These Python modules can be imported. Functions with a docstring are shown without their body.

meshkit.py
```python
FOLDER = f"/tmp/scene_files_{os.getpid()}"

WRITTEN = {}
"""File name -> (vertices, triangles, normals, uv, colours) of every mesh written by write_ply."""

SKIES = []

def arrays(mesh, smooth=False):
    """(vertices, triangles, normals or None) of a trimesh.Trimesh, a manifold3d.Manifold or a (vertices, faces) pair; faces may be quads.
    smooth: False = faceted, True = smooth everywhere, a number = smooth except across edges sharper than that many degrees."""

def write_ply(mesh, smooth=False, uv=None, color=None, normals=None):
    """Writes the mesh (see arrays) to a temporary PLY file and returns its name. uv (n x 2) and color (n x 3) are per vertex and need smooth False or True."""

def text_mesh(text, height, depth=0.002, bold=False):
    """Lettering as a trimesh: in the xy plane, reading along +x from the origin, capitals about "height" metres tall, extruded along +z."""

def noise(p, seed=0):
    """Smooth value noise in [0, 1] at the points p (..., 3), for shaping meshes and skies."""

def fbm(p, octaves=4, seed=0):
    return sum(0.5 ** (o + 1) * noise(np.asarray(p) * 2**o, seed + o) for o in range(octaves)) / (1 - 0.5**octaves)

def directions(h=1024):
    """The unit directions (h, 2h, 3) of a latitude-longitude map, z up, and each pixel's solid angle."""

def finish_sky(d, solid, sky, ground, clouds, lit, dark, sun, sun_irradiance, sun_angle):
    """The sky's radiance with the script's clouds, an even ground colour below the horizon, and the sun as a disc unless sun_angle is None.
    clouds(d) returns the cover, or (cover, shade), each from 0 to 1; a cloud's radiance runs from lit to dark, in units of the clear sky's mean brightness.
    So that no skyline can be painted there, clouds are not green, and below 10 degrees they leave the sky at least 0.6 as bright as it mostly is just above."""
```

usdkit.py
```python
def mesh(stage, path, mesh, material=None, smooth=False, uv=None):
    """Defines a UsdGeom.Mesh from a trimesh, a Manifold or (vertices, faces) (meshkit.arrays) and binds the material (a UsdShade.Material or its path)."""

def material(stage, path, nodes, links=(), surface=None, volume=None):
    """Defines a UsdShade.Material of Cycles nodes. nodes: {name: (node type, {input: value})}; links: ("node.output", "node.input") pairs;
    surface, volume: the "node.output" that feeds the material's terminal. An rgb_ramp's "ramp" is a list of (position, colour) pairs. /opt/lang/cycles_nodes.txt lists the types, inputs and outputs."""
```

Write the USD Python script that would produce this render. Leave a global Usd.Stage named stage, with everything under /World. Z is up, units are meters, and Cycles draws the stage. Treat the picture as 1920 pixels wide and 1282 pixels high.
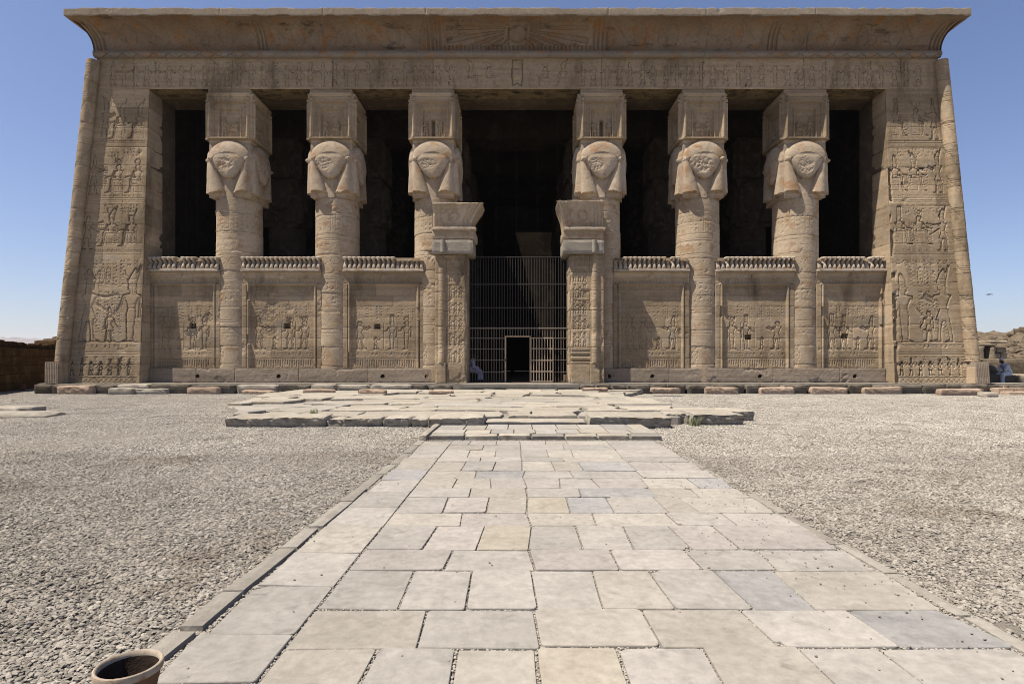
import math, random
import numpy as np
import trimesh
import manifold3d as m3
import usdkit
from meshkit import noise, fbm
from PIL import Image, ImageDraw
from scipy import ndimage
import shapely
from shapely.geometry import Polygon, Point
from shapely import affinity
from pxr import Usd, UsdGeom, UsdLux, UsdShade, Gf, Sdf, Vt

random.seed(7)
rng = np.random.default_rng(7)
stage = Usd.Stage.CreateInMemory()
UsdGeom.SetStageUpAxis(stage, 'Z')
UsdGeom.SetStageMetersPerUnit(stage, 1.0)
world = UsdGeom.Xform.Define(stage, '/World')
stage.SetDefaultPrim(world.GetPrim())
UsdGeom.Scope.Define(stage, '/World/Looks')

# ------------------------------------------------------------------ camera, sky, sun
FPX, CX, CY, CAMZ = 1066.0, 970.0, 678.0, 0.98
GZ = -0.46                                    # gravel level; temple floor is z = 0
cam = UsdGeom.Camera.Define(stage, '/World/camera')
cam.AddTranslateOp().Set(Gf.Vec3d(0, 0, CAMZ))
cam.AddRotateXOp().Set(90.0)
cam.CreateHorizontalApertureAttr(36.0)
cam.CreateVerticalApertureAttr(36.0 * 683 / 1024)
cam.CreateFocalLengthAttr(36.0 * FPX / 1920)
cam.CreateHorizontalApertureOffsetAttr(-10 / 1920 * 36)
cam.CreateVerticalApertureOffsetAttr(37 / 1920 * 36)
cam.CreateClippingRangeAttr(Gf.Vec2f(0.05, 30000))
cam.CreateFStopAttr(0.0)
cam.CreateExposureAttr(1.28)
SUN = np.array([-0.46, -0.20, 1.0]); SUN /= np.linalg.norm(SUN)
SUN_EL, SUN_ROT = math.asin(SUN[2]), math.atan2(SUN[0], SUN[1])
SKY_STRENGTH, SUN_I = 0.051, 1.25
usdkit.material(stage, '/World/Looks/sky_look', {
    's': ('sky_texture', {'sky_type': 'single_scattering', 'sun_disc': False, 'sun_elevation': SUN_EL, 'sun_rotation': SUN_ROT,
                          'altitude': 100.0, 'air_density': 1.0, 'aerosol_density': 1.1, 'ozone_density': 3.0}),
    't': ('mix', {'mix_type': 'multiply', 'fac': 1.0, 'color2': (1.0, .965, 1.09)}),
    'b': ('background_shader', {'strength': SKY_STRENGTH})}, [('s.color', 't.color1'), ('t.color', 'b.color')], surface='b.background')
sky = UsdLux.DomeLight.Define(stage, '/World/sky')
UsdShade.MaterialBindingAPI.Apply(sky.GetPrim()).Bind(UsdShade.Material.Get(stage, '/World/Looks/sky_look'))
sky.GetPrim().SetCustomDataByKey('kind', 'structure')
sun = UsdLux.DistantLight.Define(stage, '/World/sun')
sun.CreateNormalizeAttr(True)
sun.CreateIntensityAttr(SUN_I)
sun.CreateAngleAttr(0.53)
sun.CreateColorAttr(Gf.Vec3f(1.0, 0.94, 0.85))
zax = Gf.Vec3d(*SUN)
xax = Gf.Cross(Gf.Vec3d(0, 0, 1), zax).GetNormalized()
yax = Gf.Cross(zax, xax)
sun.AddTransformOp().Set(Gf.Matrix4d(xax[0], xax[1], xax[2], 0, yax[0], yax[1], yax[2], 0, zax[0], zax[1], zax[2], 0, 0, 0, 60, 1))

# ------------------------------------------------------------------ helpers
used = {}
def numbered(path):
    n = used.get(path, -1) + 1
    used[path] = n
    return path if n == 0 else f'{path}_{n:03d}'

def P(parent):
    return str(parent.GetPath()) if parent is not None else '/World'

tones = random.Random(99)
def obj(name, mesh, mat, parent=None, label=None, smooth=False, tone=None):
    m = usdkit.mesh(stage, numbered(P(parent) + '/' + name), mesh, '/World/Looks/' + mat, smooth=smooth)
    p = m.GetPrim()
    if isinstance(tone, np.ndarray):
        UsdGeom.PrimvarsAPI(m).CreatePrimvar('tone', Sdf.ValueTypeNames.FloatArray, 'vertex').Set(Vt.FloatArray.FromNumpy(tone.astype(np.float32)))
    else:
        UsdGeom.PrimvarsAPI(m).CreatePrimvar('tone', Sdf.ValueTypeNames.FloatArray, 'vertex').Set(Vt.FloatArray.FromNumpy(np.full(len(m.GetPointsAttr().Get()), tones.random() if tone is None else tone, np.float32)))
    if label: p.SetCustomDataByKey('label', label)
    return p

def tag(p, label=None, cat=None, group=None, kind=None):
    for k, v in (('label', label), ('category', cat), ('group', group), ('kind', kind)):
        if v: p.SetCustomDataByKey(k, v)
    return p

def xform(name, parent=None, loc=None, rz=0, label=None):
    x = UsdGeom.Xform.Define(stage, numbered(P(parent) + '/' + name))
    if loc is not None: x.AddTranslateOp().Set(Gf.Vec3d(*map(float, loc)))
    if rz: x.AddRotateZOp().Set(float(rz))
    p = x.GetPrim()
    if label: p.SetCustomDataByKey('label', label)
    return p

def cat(*ms):
    ms = [m for m in ms if m is not None]
    out_v, out_f, n = [], [], 0
    for m in ms:
        v, f = (m.vertices, m.faces) if hasattr(m, 'vertices') else m
        v, f = np.asarray(v, float), np.asarray(f, int)
        if f.shape[1] == 4: f = np.vstack([f[:, [0, 1, 2]], f[:, [0, 2, 3]]])
        out_v.append(v); out_f.append(f + n); n += len(v)
    return np.vstack(out_v), np.vstack(out_f)

def box(x0, x1, y0, y1, z0, z1):
    v = np.array([[x, y, z] for z in (z0, z1) for y in (y0, y1) for x in (x0, x1)], float)
    f = np.array([[0, 2, 3], [0, 3, 1], [4, 5, 7], [4, 7, 6], [0, 1, 5], [0, 5, 4], [2, 6, 7], [2, 7, 3], [0, 4, 6], [0, 6, 2], [1, 3, 7], [1, 7, 5]])
    return v, f

def hexa(pts):
    """8 corners in the order of box()."""
    return np.array(pts, float), box(0, 1, 0, 1, 0, 1)[1]

def tube(a, b, r0, r1=None, n=12):
    a, b = np.asarray(a, float), np.asarray(b, float)
    r1 = r0 if r1 is None else r1
    t = (b - a) / np.linalg.norm(b - a)
    u = np.cross(t, [0, 0, 1.0] if abs(t[2]) < .9 else [1.0, 0, 0]); u /= np.linalg.norm(u)
    w = np.cross(t, u)
    an = np.arange(n) * 2 * np.pi / n
    ring = np.cos(an)[:, None] * u + np.sin(an)[:, None] * w
    v = np.vstack([a + ring * r0, b + ring * r1, a[None], b[None]])
    f = []
    for i in range(n):
        j = (i + 1) % n
        f += [[i, j, n + j], [i, n + j, n + i], [2 * n, j, i], [2 * n + 1, n + i, n + j]]
    return v, np.array(f)

def lathe(prof, n=32):
    prof = np.asarray(prof, float)
    an = np.arange(n) * 2 * np.pi / n
    v = np.vstack([np.stack([r * np.cos(an), r * np.sin(an), np.full(n, z)], 1) for r, z in prof])
    f = []
    for k in range(len(prof) - 1):
        for i in range(n):
            j = (i + 1) % n
            f.append([k * n + i, k * n + j, (k + 1) * n + j, (k + 1) * n + i])
    return v, np.array(f)

def hull(*balls):
    """hull of spheres (x, y, z, r)."""
    ms = [m3.Manifold.sphere(b[3], 12).translate(list(map(float, b[:3]))) for b in balls]
    return m3.Manifold.batch_hull(ms)

def organic(bones, edge=0.03, it=6):
    body = m3.Manifold.batch_boolean([hull(*b) for b in bones], m3.OpType.Add)
    m = body.refine_to_length(edge).to_mesh()
    t = trimesh.Trimesh(m.vert_properties[:, :3], m.tri_verts)
    trimesh.smoothing.filter_taubin(t, iterations=it)
    return t

def rough_block(x0, x1, y0, y1, z0, z1, chip=.03, seed=0, res=.12, rz=0.0, tilt=(0, 0), under=0.0, hew=0.0):
    """a worn stone block: rounded, dented, chipped box."""
    c = np.array([(x0 + x1) / 2, (y0 + y1) / 2, (z0 + z1) / 2]); s = np.array([x1 - x0, y1 - y0, z1 - z0])
    n = np.maximum(2, np.minimum(14 if res > .05 else 44, np.ceil(s / res).astype(int)))
    vs, fs, off = [], [], 0
    for ax in range(3):
        a, b = (ax + 1) % 3, (ax + 2) % 3
        for sg in (-1, 1):
            uu, vv = np.meshgrid(np.linspace(-.5, .5, n[a] + 1), np.linspace(-.5, .5, n[b] + 1), indexing='ij')
            p = np.zeros(uu.shape + (3,)); p[..., a] = uu; p[..., b] = vv; p[..., ax] = sg * .5
            q = np.arange(uu.size).reshape(uu.shape)
            f = np.stack([q[:-1, :-1], q[1:, :-1], q[1:, 1:], q[:-1, 1:]], -1).reshape(-1, 4)
            if sg < 0: f = f[:, ::-1]
            vs.append(p.reshape(-1, 3)); fs.append(f + off); off += uu.size
    v, f = np.vstack(vs), np.vstack(fs)
    t = trimesh.Trimesh(v, np.vstack([f[:, [0, 1, 2]], f[:, [0, 2, 3]]]), process=True)
    v = np.array(t.vertices)
    w = v * s
    h = s / 2
    d = np.sort(h - np.abs(w), axis=1)
    edge = np.clip(1 - d[:, 1] / (chip * 2.2), 0, 1)              # near an edge
    nz = fbm(w * 3.1 + seed * 7.7 + 40, 3, seed)
    pull = edge * chip * (.35 + 1.3 * np.clip(nz - .35, 0, 1))
    dirn = v / (np.abs(v).max(1, keepdims=True) + 1e-9)
    w = w - np.where(np.abs(v) > .49, np.sign(v), 0) * pull[:, None] * np.minimum(1, s / .2)
    w += (np.stack([fbm(w * 2.3 + seed * 3 + k * 19 + 60, 3, seed + k) for k in range(3)], 1) - .5) * chip * .8 * np.minimum(1, s / .3)
    ca, sa = math.cos(rz), math.sin(rz)
    if hew: w[:, 1] += np.where(v[:, 1] < -.49, 1, 0) * (fbm(np.stack([w[:, 0] * 9 + w[:, 2] * 5, w[:, 2] * 14, w[:, 0] * 0 + seed], 1), 3, seed) - .3) * hew
    if under: w[:, 1] += under * np.clip((h[2] - w[:, 2]) / s[2], 0, 1) * np.clip(.5 - w[:, 1] / s[1], 0, 1)
    w[:, 2] += tilt[0] * w[:, 0] + tilt[1] * w[:, 1]
    w = np.stack([w[:, 0] * ca - w[:, 1] * sa, w[:, 0] * sa + w[:, 1] * ca, w[:, 2]], 1)
    return w + c, np.array(t.faces)

def slab(poly, z0, z1, bevel=.012, seed=0, bump=.004, tilt=(0, 0), step=.1):
    """a flat paving stone from an outline: bevelled rim, slightly uneven top."""
    pts = np.array(poly.exterior.segmentize(step).coords)[:-1]
    if Polygon(pts).exterior.is_ccw is False: pts = pts[::-1]
    c = np.array(poly.representative_point().coords[0])
    n = len(pts)
    e = (fbm(np.c_[pts * 6, np.full(n, seed * 3.3)], 2, seed) - .5) * bevel * 1.6
    dirs = c - pts; L = np.linalg.norm(dirs, axis=1, keepdims=True); dirs = dirs / L
    pts = pts + dirs * e[:, None]
    rings = [np.c_[pts - dirs * bevel * .3, np.full(n, z0)], np.c_[pts, np.full(n, z1 - bevel)], np.c_[pts + dirs * bevel * .9, np.full(n, z1)]]
    for k in (.35, .7):
        rings.append(np.c_[pts + dirs * (bevel + (L - bevel) * k), np.full(n, z1)])
    v = np.vstack(rings + [[[c[0], c[1], z1]]])
    top = v[:, 2] > z1 - bevel * 1.5
    v[top, 2] += (fbm(np.c_[v[top, :2] * 2.5, np.full(top.sum(), seed * 1.7)], 3, seed) - .5) * bump * 2 + tilt[0] * (v[top, 0] - c[0]) + tilt[1] * (v[top, 1] - c[1])
    f = []
    i = np.arange(n); j = (i + 1) % n
    for k in range(len(rings) - 1):
        f.append(np.stack([k * n + i, k * n + j, (k + 1) * n + j], 1)); f.append(np.stack([k * n + i, (k + 1) * n + j, (k + 1) * n + i], 1))
    k = len(rings) - 1
    f.append(np.stack([k * n + i, k * n + j, np.full(n, len(v) - 1)], 1))
    return v, np.vstack(f)

def sheet(pos, hfun, u0, u1, v0, v1, res, skirt=.05, gap=.005, chip=.012, seed=0, resv=None):
    """one stone's carved face: a grid over (u, v) displaced by hfun, its rim folded back."""
    u0, u1, v0, v1 = u0 + gap, u1 - gap, v0 + gap, v1 - gap
    nu, nv = max(2, int(math.ceil((u1 - u0) / res))), max(2, int(math.ceil((v1 - v0) / (resv or res))))
    us, vs = np.linspace(u0, u1, nu + 1), np.linspace(v0, v1, nv + 1)
    us, vs = np.r_[us[0], us, us[-1]], np.r_[vs[0], vs, vs[-1]]
    U, V = np.meshgrid(us, vs, indexing='ij')
    h = hfun(U, V)
    e = np.minimum(np.minimum(U - u0, u1 - U), np.minimum(V - v0, v1 - V))
    h = h - chip * np.exp(-e / .02) * (.3 + 2.2 * np.clip(noise(np.stack([U * 5, V * 5, U * 0 + seed], -1), seed) - .45, 0, 1))
    h[0, :] = h[-1, :] = -skirt; h[:, 0] = h[:, -1] = -skirt
    p = pos(U, V, h).reshape(-1, 3)
    q = np.arange(U.size).reshape(U.shape)
    f = np.stack([q[:-1, :-1], q[1:, :-1], q[1:, 1:], q[:-1, 1:]], -1).reshape(-1, 4)
    return p, f

# ------------------------------------------------------------------ materials
def stone(name, a, b, c=None, scale=.7, fine=9.0, bump=.35, dist=.02, strata=0.0, stain=None, island=0.0, speck=None, vary=.16):
    """weathered stone: two tones in broad patches, fine grain, optional strata and a stain tone that clings to patches."""
    nodes = {'g': ('geometry', {}), 'o': ('attribute', {'attribute': 'tone'}),
             'n1': ('noise_texture', {'scale': scale, 'detail': 5.0, 'roughness': .6}),
             'r1': ('rgb_ramp', {'ramp': [(.32, a), (.68, b)]}),
             'n2': ('noise_texture', {'scale': fine, 'detail': 6.0, 'roughness': .7}),
             'm2': ('map_range', {'from_min': .3, 'from_max': .7, 'to_min': .82, 'to_max': 1.14}),
             'mul': ('mix', {'mix_type': 'multiply', 'fac': 1.0}), 'cc': ('combine_color', {}),
             'n3': ('noise_texture', {'scale': fine * 4, 'detail': 4.0, 'roughness': .7}),
             'add': ('math', {'math_type': 'add'}),
             'vr': ('map_range', {'from_min': 0.0, 'from_max': 1.0, 'to_min': 1 - vary, 'to_max': 1 + vary}),
             'vm': ('math', {'math_type': 'multiply'}),
             'bp': ('bump', {'strength': bump, 'distance': dist}), 'd': ('diffuse_bsdf', {'roughness': .3})}
    links = [('g.position', 'n1.vector'), ('g.position', 'n2.vector'), ('g.position', 'n3.vector'), ('n1.fac', 'r1.fac'), ('n2.fac', 'm2.value'),
             ('o.fac', 'vr.value'), ('vr.result', 'vm.value1'), ('m2.result', 'vm.value2'),
             ('vm.value', 'cc.r'), ('vm.value', 'cc.g'), ('vm.value', 'cc.b'), ('cc.color', 'mul.color2'),
             ('n2.fac', 'add.value1'), ('n3.fac', 'add.value2'), ('add.value', 'bp.height'), ('bp.normal', 'd.normal')]
    col = 'r1.color'
    if strata:
        nodes['mp'] = ('mapping', {'scale': (.25, .25, 5.0)}); nodes['n4'] = ('noise_texture', {'scale': 1.3, 'detail': 3.0, 'distortion': .6})
        nodes['r4'] = ('rgb_ramp', {'ramp': [(.35, tuple(x * .8 for x in a)), (.65, tuple(min(1, x * 1.12) for x in b))]}); nodes['x4'] = ('mix', {'fac': strata})
        links += [('g.position', 'mp.vector'), ('mp.vector', 'n4.vector'), ('n4.fac', 'r4.fac'), (col, 'x4.color1'), ('r4.color', 'x4.color2')]
        col = 'x4.color'
    if c is not None:
        nodes['n5'] = ('noise_texture', {'scale': scale * 2.3, 'detail': 6.0, 'roughness': .65, 'distortion': .4})
        nodes['r5'] = ('rgb_ramp', {'ramp': [(.52, (0, 0, 0)), (.66, (1, 1, 1))]}); nodes['bw'] = ('rgb_to_bw', {}); nodes['x5'] = ('mix', {'color2': c})
        links += [('g.position', 'n5.vector'), ('n5.fac', 'r5.fac'), ('r5.color', 'bw.color'), ('bw.val', 'x5.fac'), (col, 'x5.color1')]
        col = 'x5.color'
    if stain is not None:                     # (colour, threshold, scale vector)
        sc, th, sv = stain
        nodes['ms'] = ('mapping', {'scale': sv}); nodes['n6'] = ('noise_texture', {'scale': 1.0, 'detail': 7.0, 'roughness': .7})
        nodes['r6'] = ('rgb_ramp', {'ramp': [(th, (0, 0, 0)), (th + .14, (1, 1, 1))]}); nodes['b6'] = ('rgb_to_bw', {}); nodes['x6'] = ('mix', {'color2': sc})
        links += [('g.position', 'ms.vector'), ('ms.vector', 'n6.vector'), ('n6.fac', 'r6.fac'), ('r6.color', 'b6.color'), ('b6.val', 'x6.fac'), (col, 'x6.color1')]
        col = 'x6.color'
    if speck is not None:
        nodes['v7'] = ('noise_texture', {'scale': 38.0, 'detail': 2.0}); nodes['r7'] = ('rgb_ramp', {'ramp': [(.68, (0, 0, 0)), (.72, (1, 1, 1))]}); nodes['b7'] = ('rgb_to_bw', {}); nodes['x7'] = ('mix', {'color2': speck})
        links += [('g.position', 'v7.vector'), ('v7.fac', 'r7.fac'), ('r7.color', 'b7.color'), ('b7.val', 'x7.fac'), (col, 'x7.color1')]
        col = 'x7.color'
    links += [(col, 'mul.color1'), ('mul.color', 'd.color')]
    return usdkit.material(stage, '/World/Looks/' + name, nodes, links, surface='d.BSDF')

stone('sandstone', (.222, .164, .104), (.30, .231, .155), c=(.25, .202, .148), strata=.35, stain=((.125, .093, .060), .53, (.6, .6, .16)), vary=.20, dist=.03)
stone('sandstone_warm', (0.262, 0.203, 0.138), (0.335, 0.268, 0.193), c=(0.250, 0.164, 0.097), stain=((0.158, 0.112, 0.073), .62, (1, 1, .6)), vary=.06)
stone('sandstone_painted', (0.262, 0.205, 0.145), (0.335, 0.272, 0.204), c=(0.249, 0.157, 0.090), stain=((0.10, 0.125, 0.16), .63, (1.3, 1.3, 1.1)), vary=.06)
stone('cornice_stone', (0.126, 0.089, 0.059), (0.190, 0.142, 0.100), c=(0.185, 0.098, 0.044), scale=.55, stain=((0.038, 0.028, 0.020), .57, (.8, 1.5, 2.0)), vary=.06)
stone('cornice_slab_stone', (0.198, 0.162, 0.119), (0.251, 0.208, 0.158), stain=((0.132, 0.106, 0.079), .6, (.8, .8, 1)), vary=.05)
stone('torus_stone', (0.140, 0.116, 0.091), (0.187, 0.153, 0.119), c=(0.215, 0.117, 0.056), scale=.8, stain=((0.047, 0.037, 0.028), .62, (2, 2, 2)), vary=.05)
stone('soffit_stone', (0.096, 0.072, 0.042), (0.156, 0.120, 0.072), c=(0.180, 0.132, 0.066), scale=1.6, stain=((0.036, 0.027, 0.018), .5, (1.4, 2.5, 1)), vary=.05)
stone('plinth_stone', (0.189, 0.150, 0.112), (0.245, 0.199, 0.154), strata=.55, stain=((0.133, 0.105, 0.081), .6, (.5, .5, 1.2)), vary=.06)
stone('ledge_stone', (0.268, 0.221, 0.167), (0.347, 0.293, 0.231), c=(0.249, 0.160, 0.092), scale=2, vary=.05)
stone('grey_stone', (0.189, 0.164, 0.133), (0.238, 0.210, 0.171), strata=.3, vary=.05)
stone('pot_inside', (.018, .013, .010), (.035, .025, .019), scale=9, vary=0)
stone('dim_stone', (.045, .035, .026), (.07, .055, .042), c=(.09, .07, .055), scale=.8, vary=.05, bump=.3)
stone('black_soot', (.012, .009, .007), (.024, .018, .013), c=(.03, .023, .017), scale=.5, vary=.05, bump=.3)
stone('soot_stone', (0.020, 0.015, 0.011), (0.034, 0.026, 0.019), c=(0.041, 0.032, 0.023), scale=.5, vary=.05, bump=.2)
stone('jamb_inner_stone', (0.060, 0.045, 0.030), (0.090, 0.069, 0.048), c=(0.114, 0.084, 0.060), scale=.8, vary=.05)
stone('dark_rubble', (0.070, 0.059, 0.048), (0.112, 0.095, 0.073), scale=2.2, bump=.7, stain=((0.196, 0.175, 0.140), .64, (2.5, 2.5, 2.5)), vary=.2)
stone('red_block_stone', (.215, .158, .115), (.295, .222, .165), scale=2, stain=((0.136, 0.089, 0.066), .62, (2, 2, 2)), vary=.12)
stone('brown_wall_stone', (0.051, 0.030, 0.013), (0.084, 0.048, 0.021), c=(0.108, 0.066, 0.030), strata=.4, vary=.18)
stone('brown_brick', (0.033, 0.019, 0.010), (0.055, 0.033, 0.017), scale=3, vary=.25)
stone('mud_rubble', (0.105, 0.081, 0.056), (0.161, 0.127, 0.090), scale=1.5, fine=4, bump=.9, dist=.12, stain=((0.074, 0.056, 0.037), .56, (.8, .8, 1.6)), vary=.18)
stone('ruin_stone', (0.186, 0.149, 0.105), (0.248, 0.205, 0.149), scale=1.2, stain=((0.124, 0.093, 0.062), .6, (1, 1, 1)), vary=.1)
stone('hill_rock', (.15, .125, .11), (.19, .16, .14), scale=.004, fine=.02, bump=.5, dist=10.0, vary=0)
for nm, a, b in (('paver_grey', (.180, .166, .146), (.218, .201, .178)), ('paver_cream', (.188, .170, .145), (.225, .204, .174)), ('paver_pink', (.184, .165, .147), (.218, .197, .175)),
                 ('paver_blue', (.155, .148, .140), (.196, .185, .172)), ('paver_yellow', (.198, .174, .140), (.23, .205, .167))):
    stone(nm, a, b, c=tuple(x * .93 for x in a), scale=2.6, fine=14, bump=.22, dist=.012, stain=((a[0] * .68, a[1] * .67, a[2] * .70), .62, (2.2, 3.4, 3.2)), vary=.10)
stone('kerb_stone', (0.153, 0.138, 0.117), (0.201, 0.183, 0.156), scale=3, fine=16, bump=.4, stain=((0.102, 0.096, 0.084), .6, (3, 3, 3)), vary=.14)
stone('terrace_stone', (0.205, 0.182, 0.148), (0.265, 0.238, 0.196), c=(0.235, 0.196, 0.151), scale=1.2, fine=7, bump=.5, dist=.03, stain=((0.123, 0.104, 0.078), .6, (1.6, 1.6, 1.6)), vary=.08)
stone('gravel_bed', (0.195, 0.175, 0.146), (0.255, 0.230, 0.194), scale=.5, fine=28, bump=.9, dist=.03, stain=((0.146, 0.132, 0.109), .58, (.6, .6, .6)), speck=(0.336, 0.319, 0.280), vary=0)
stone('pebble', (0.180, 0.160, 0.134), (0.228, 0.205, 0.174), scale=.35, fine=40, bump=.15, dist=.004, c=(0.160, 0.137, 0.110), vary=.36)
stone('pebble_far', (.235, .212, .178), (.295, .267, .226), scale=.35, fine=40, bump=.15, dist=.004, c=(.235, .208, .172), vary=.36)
stone('terracotta', (.085, .046, .027), (.13, .072, .042), scale=9, fine=40, bump=.2, dist=.004, stain=((0.195, 0.130, 0.085), .62, (9, 9, 5)), vary=0)
stone('terracotta_rim', (.22, .175, .13), (.30, .25, .195), scale=14, fine=60, bump=.2, dist=.004, c=(0.19, 0.115, 0.07), vary=0)
stone('white_cloth', (.42, .43, .46), (.50, .51, .54), scale=6, fine=20, bump=.3, dist=.01, vary=0)
stone('violet_cloth', (.40, .38, .55), (.48, .46, .62), scale=6, fine=20, bump=.3, dist=.01, vary=0)
stone('skin', (0.063, 0.035, 0.022), (0.081, 0.045, 0.029), scale=20, fine=60, bump=.1, dist=.002, vary=0)
stone('bark_leaf', (.16, .17, .09), (.24, .23, .13), scale=10, vary=.2)
stone('feather', (.03, .027, .025), (.05, .045, .04), scale=10, vary=.1)
def metal(name, col, rough=.5, m=.4):
    usdkit.material(stage, '/World/Looks/' + name, {'g': ('geometry', {}), 'n': ('noise_texture', {'scale': 14.0, 'detail': 5.0}), 'r': ('rgb_ramp', {'ramp': [(.35, tuple(x * .7 for x in col)), (.65, col)]}),
        'p': ('principled_bsdf', {'roughness': rough, 'metallic': m})}, [('g.position', 'n.vector'), ('n.fac', 'r.fac'), ('r.color', 'p.base_color')], surface='p.BSDF')
metal('cream_paint', (.34, .26, .175), .5, 0.0)
metal('pale_paint', (.165, .13, .095), .5, 0.0)
metal('brown_paint', (.028, .02, .014), .6, 0.0)
metal('door_paint', (.45, .31, .18), .5, 0.0)

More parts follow.
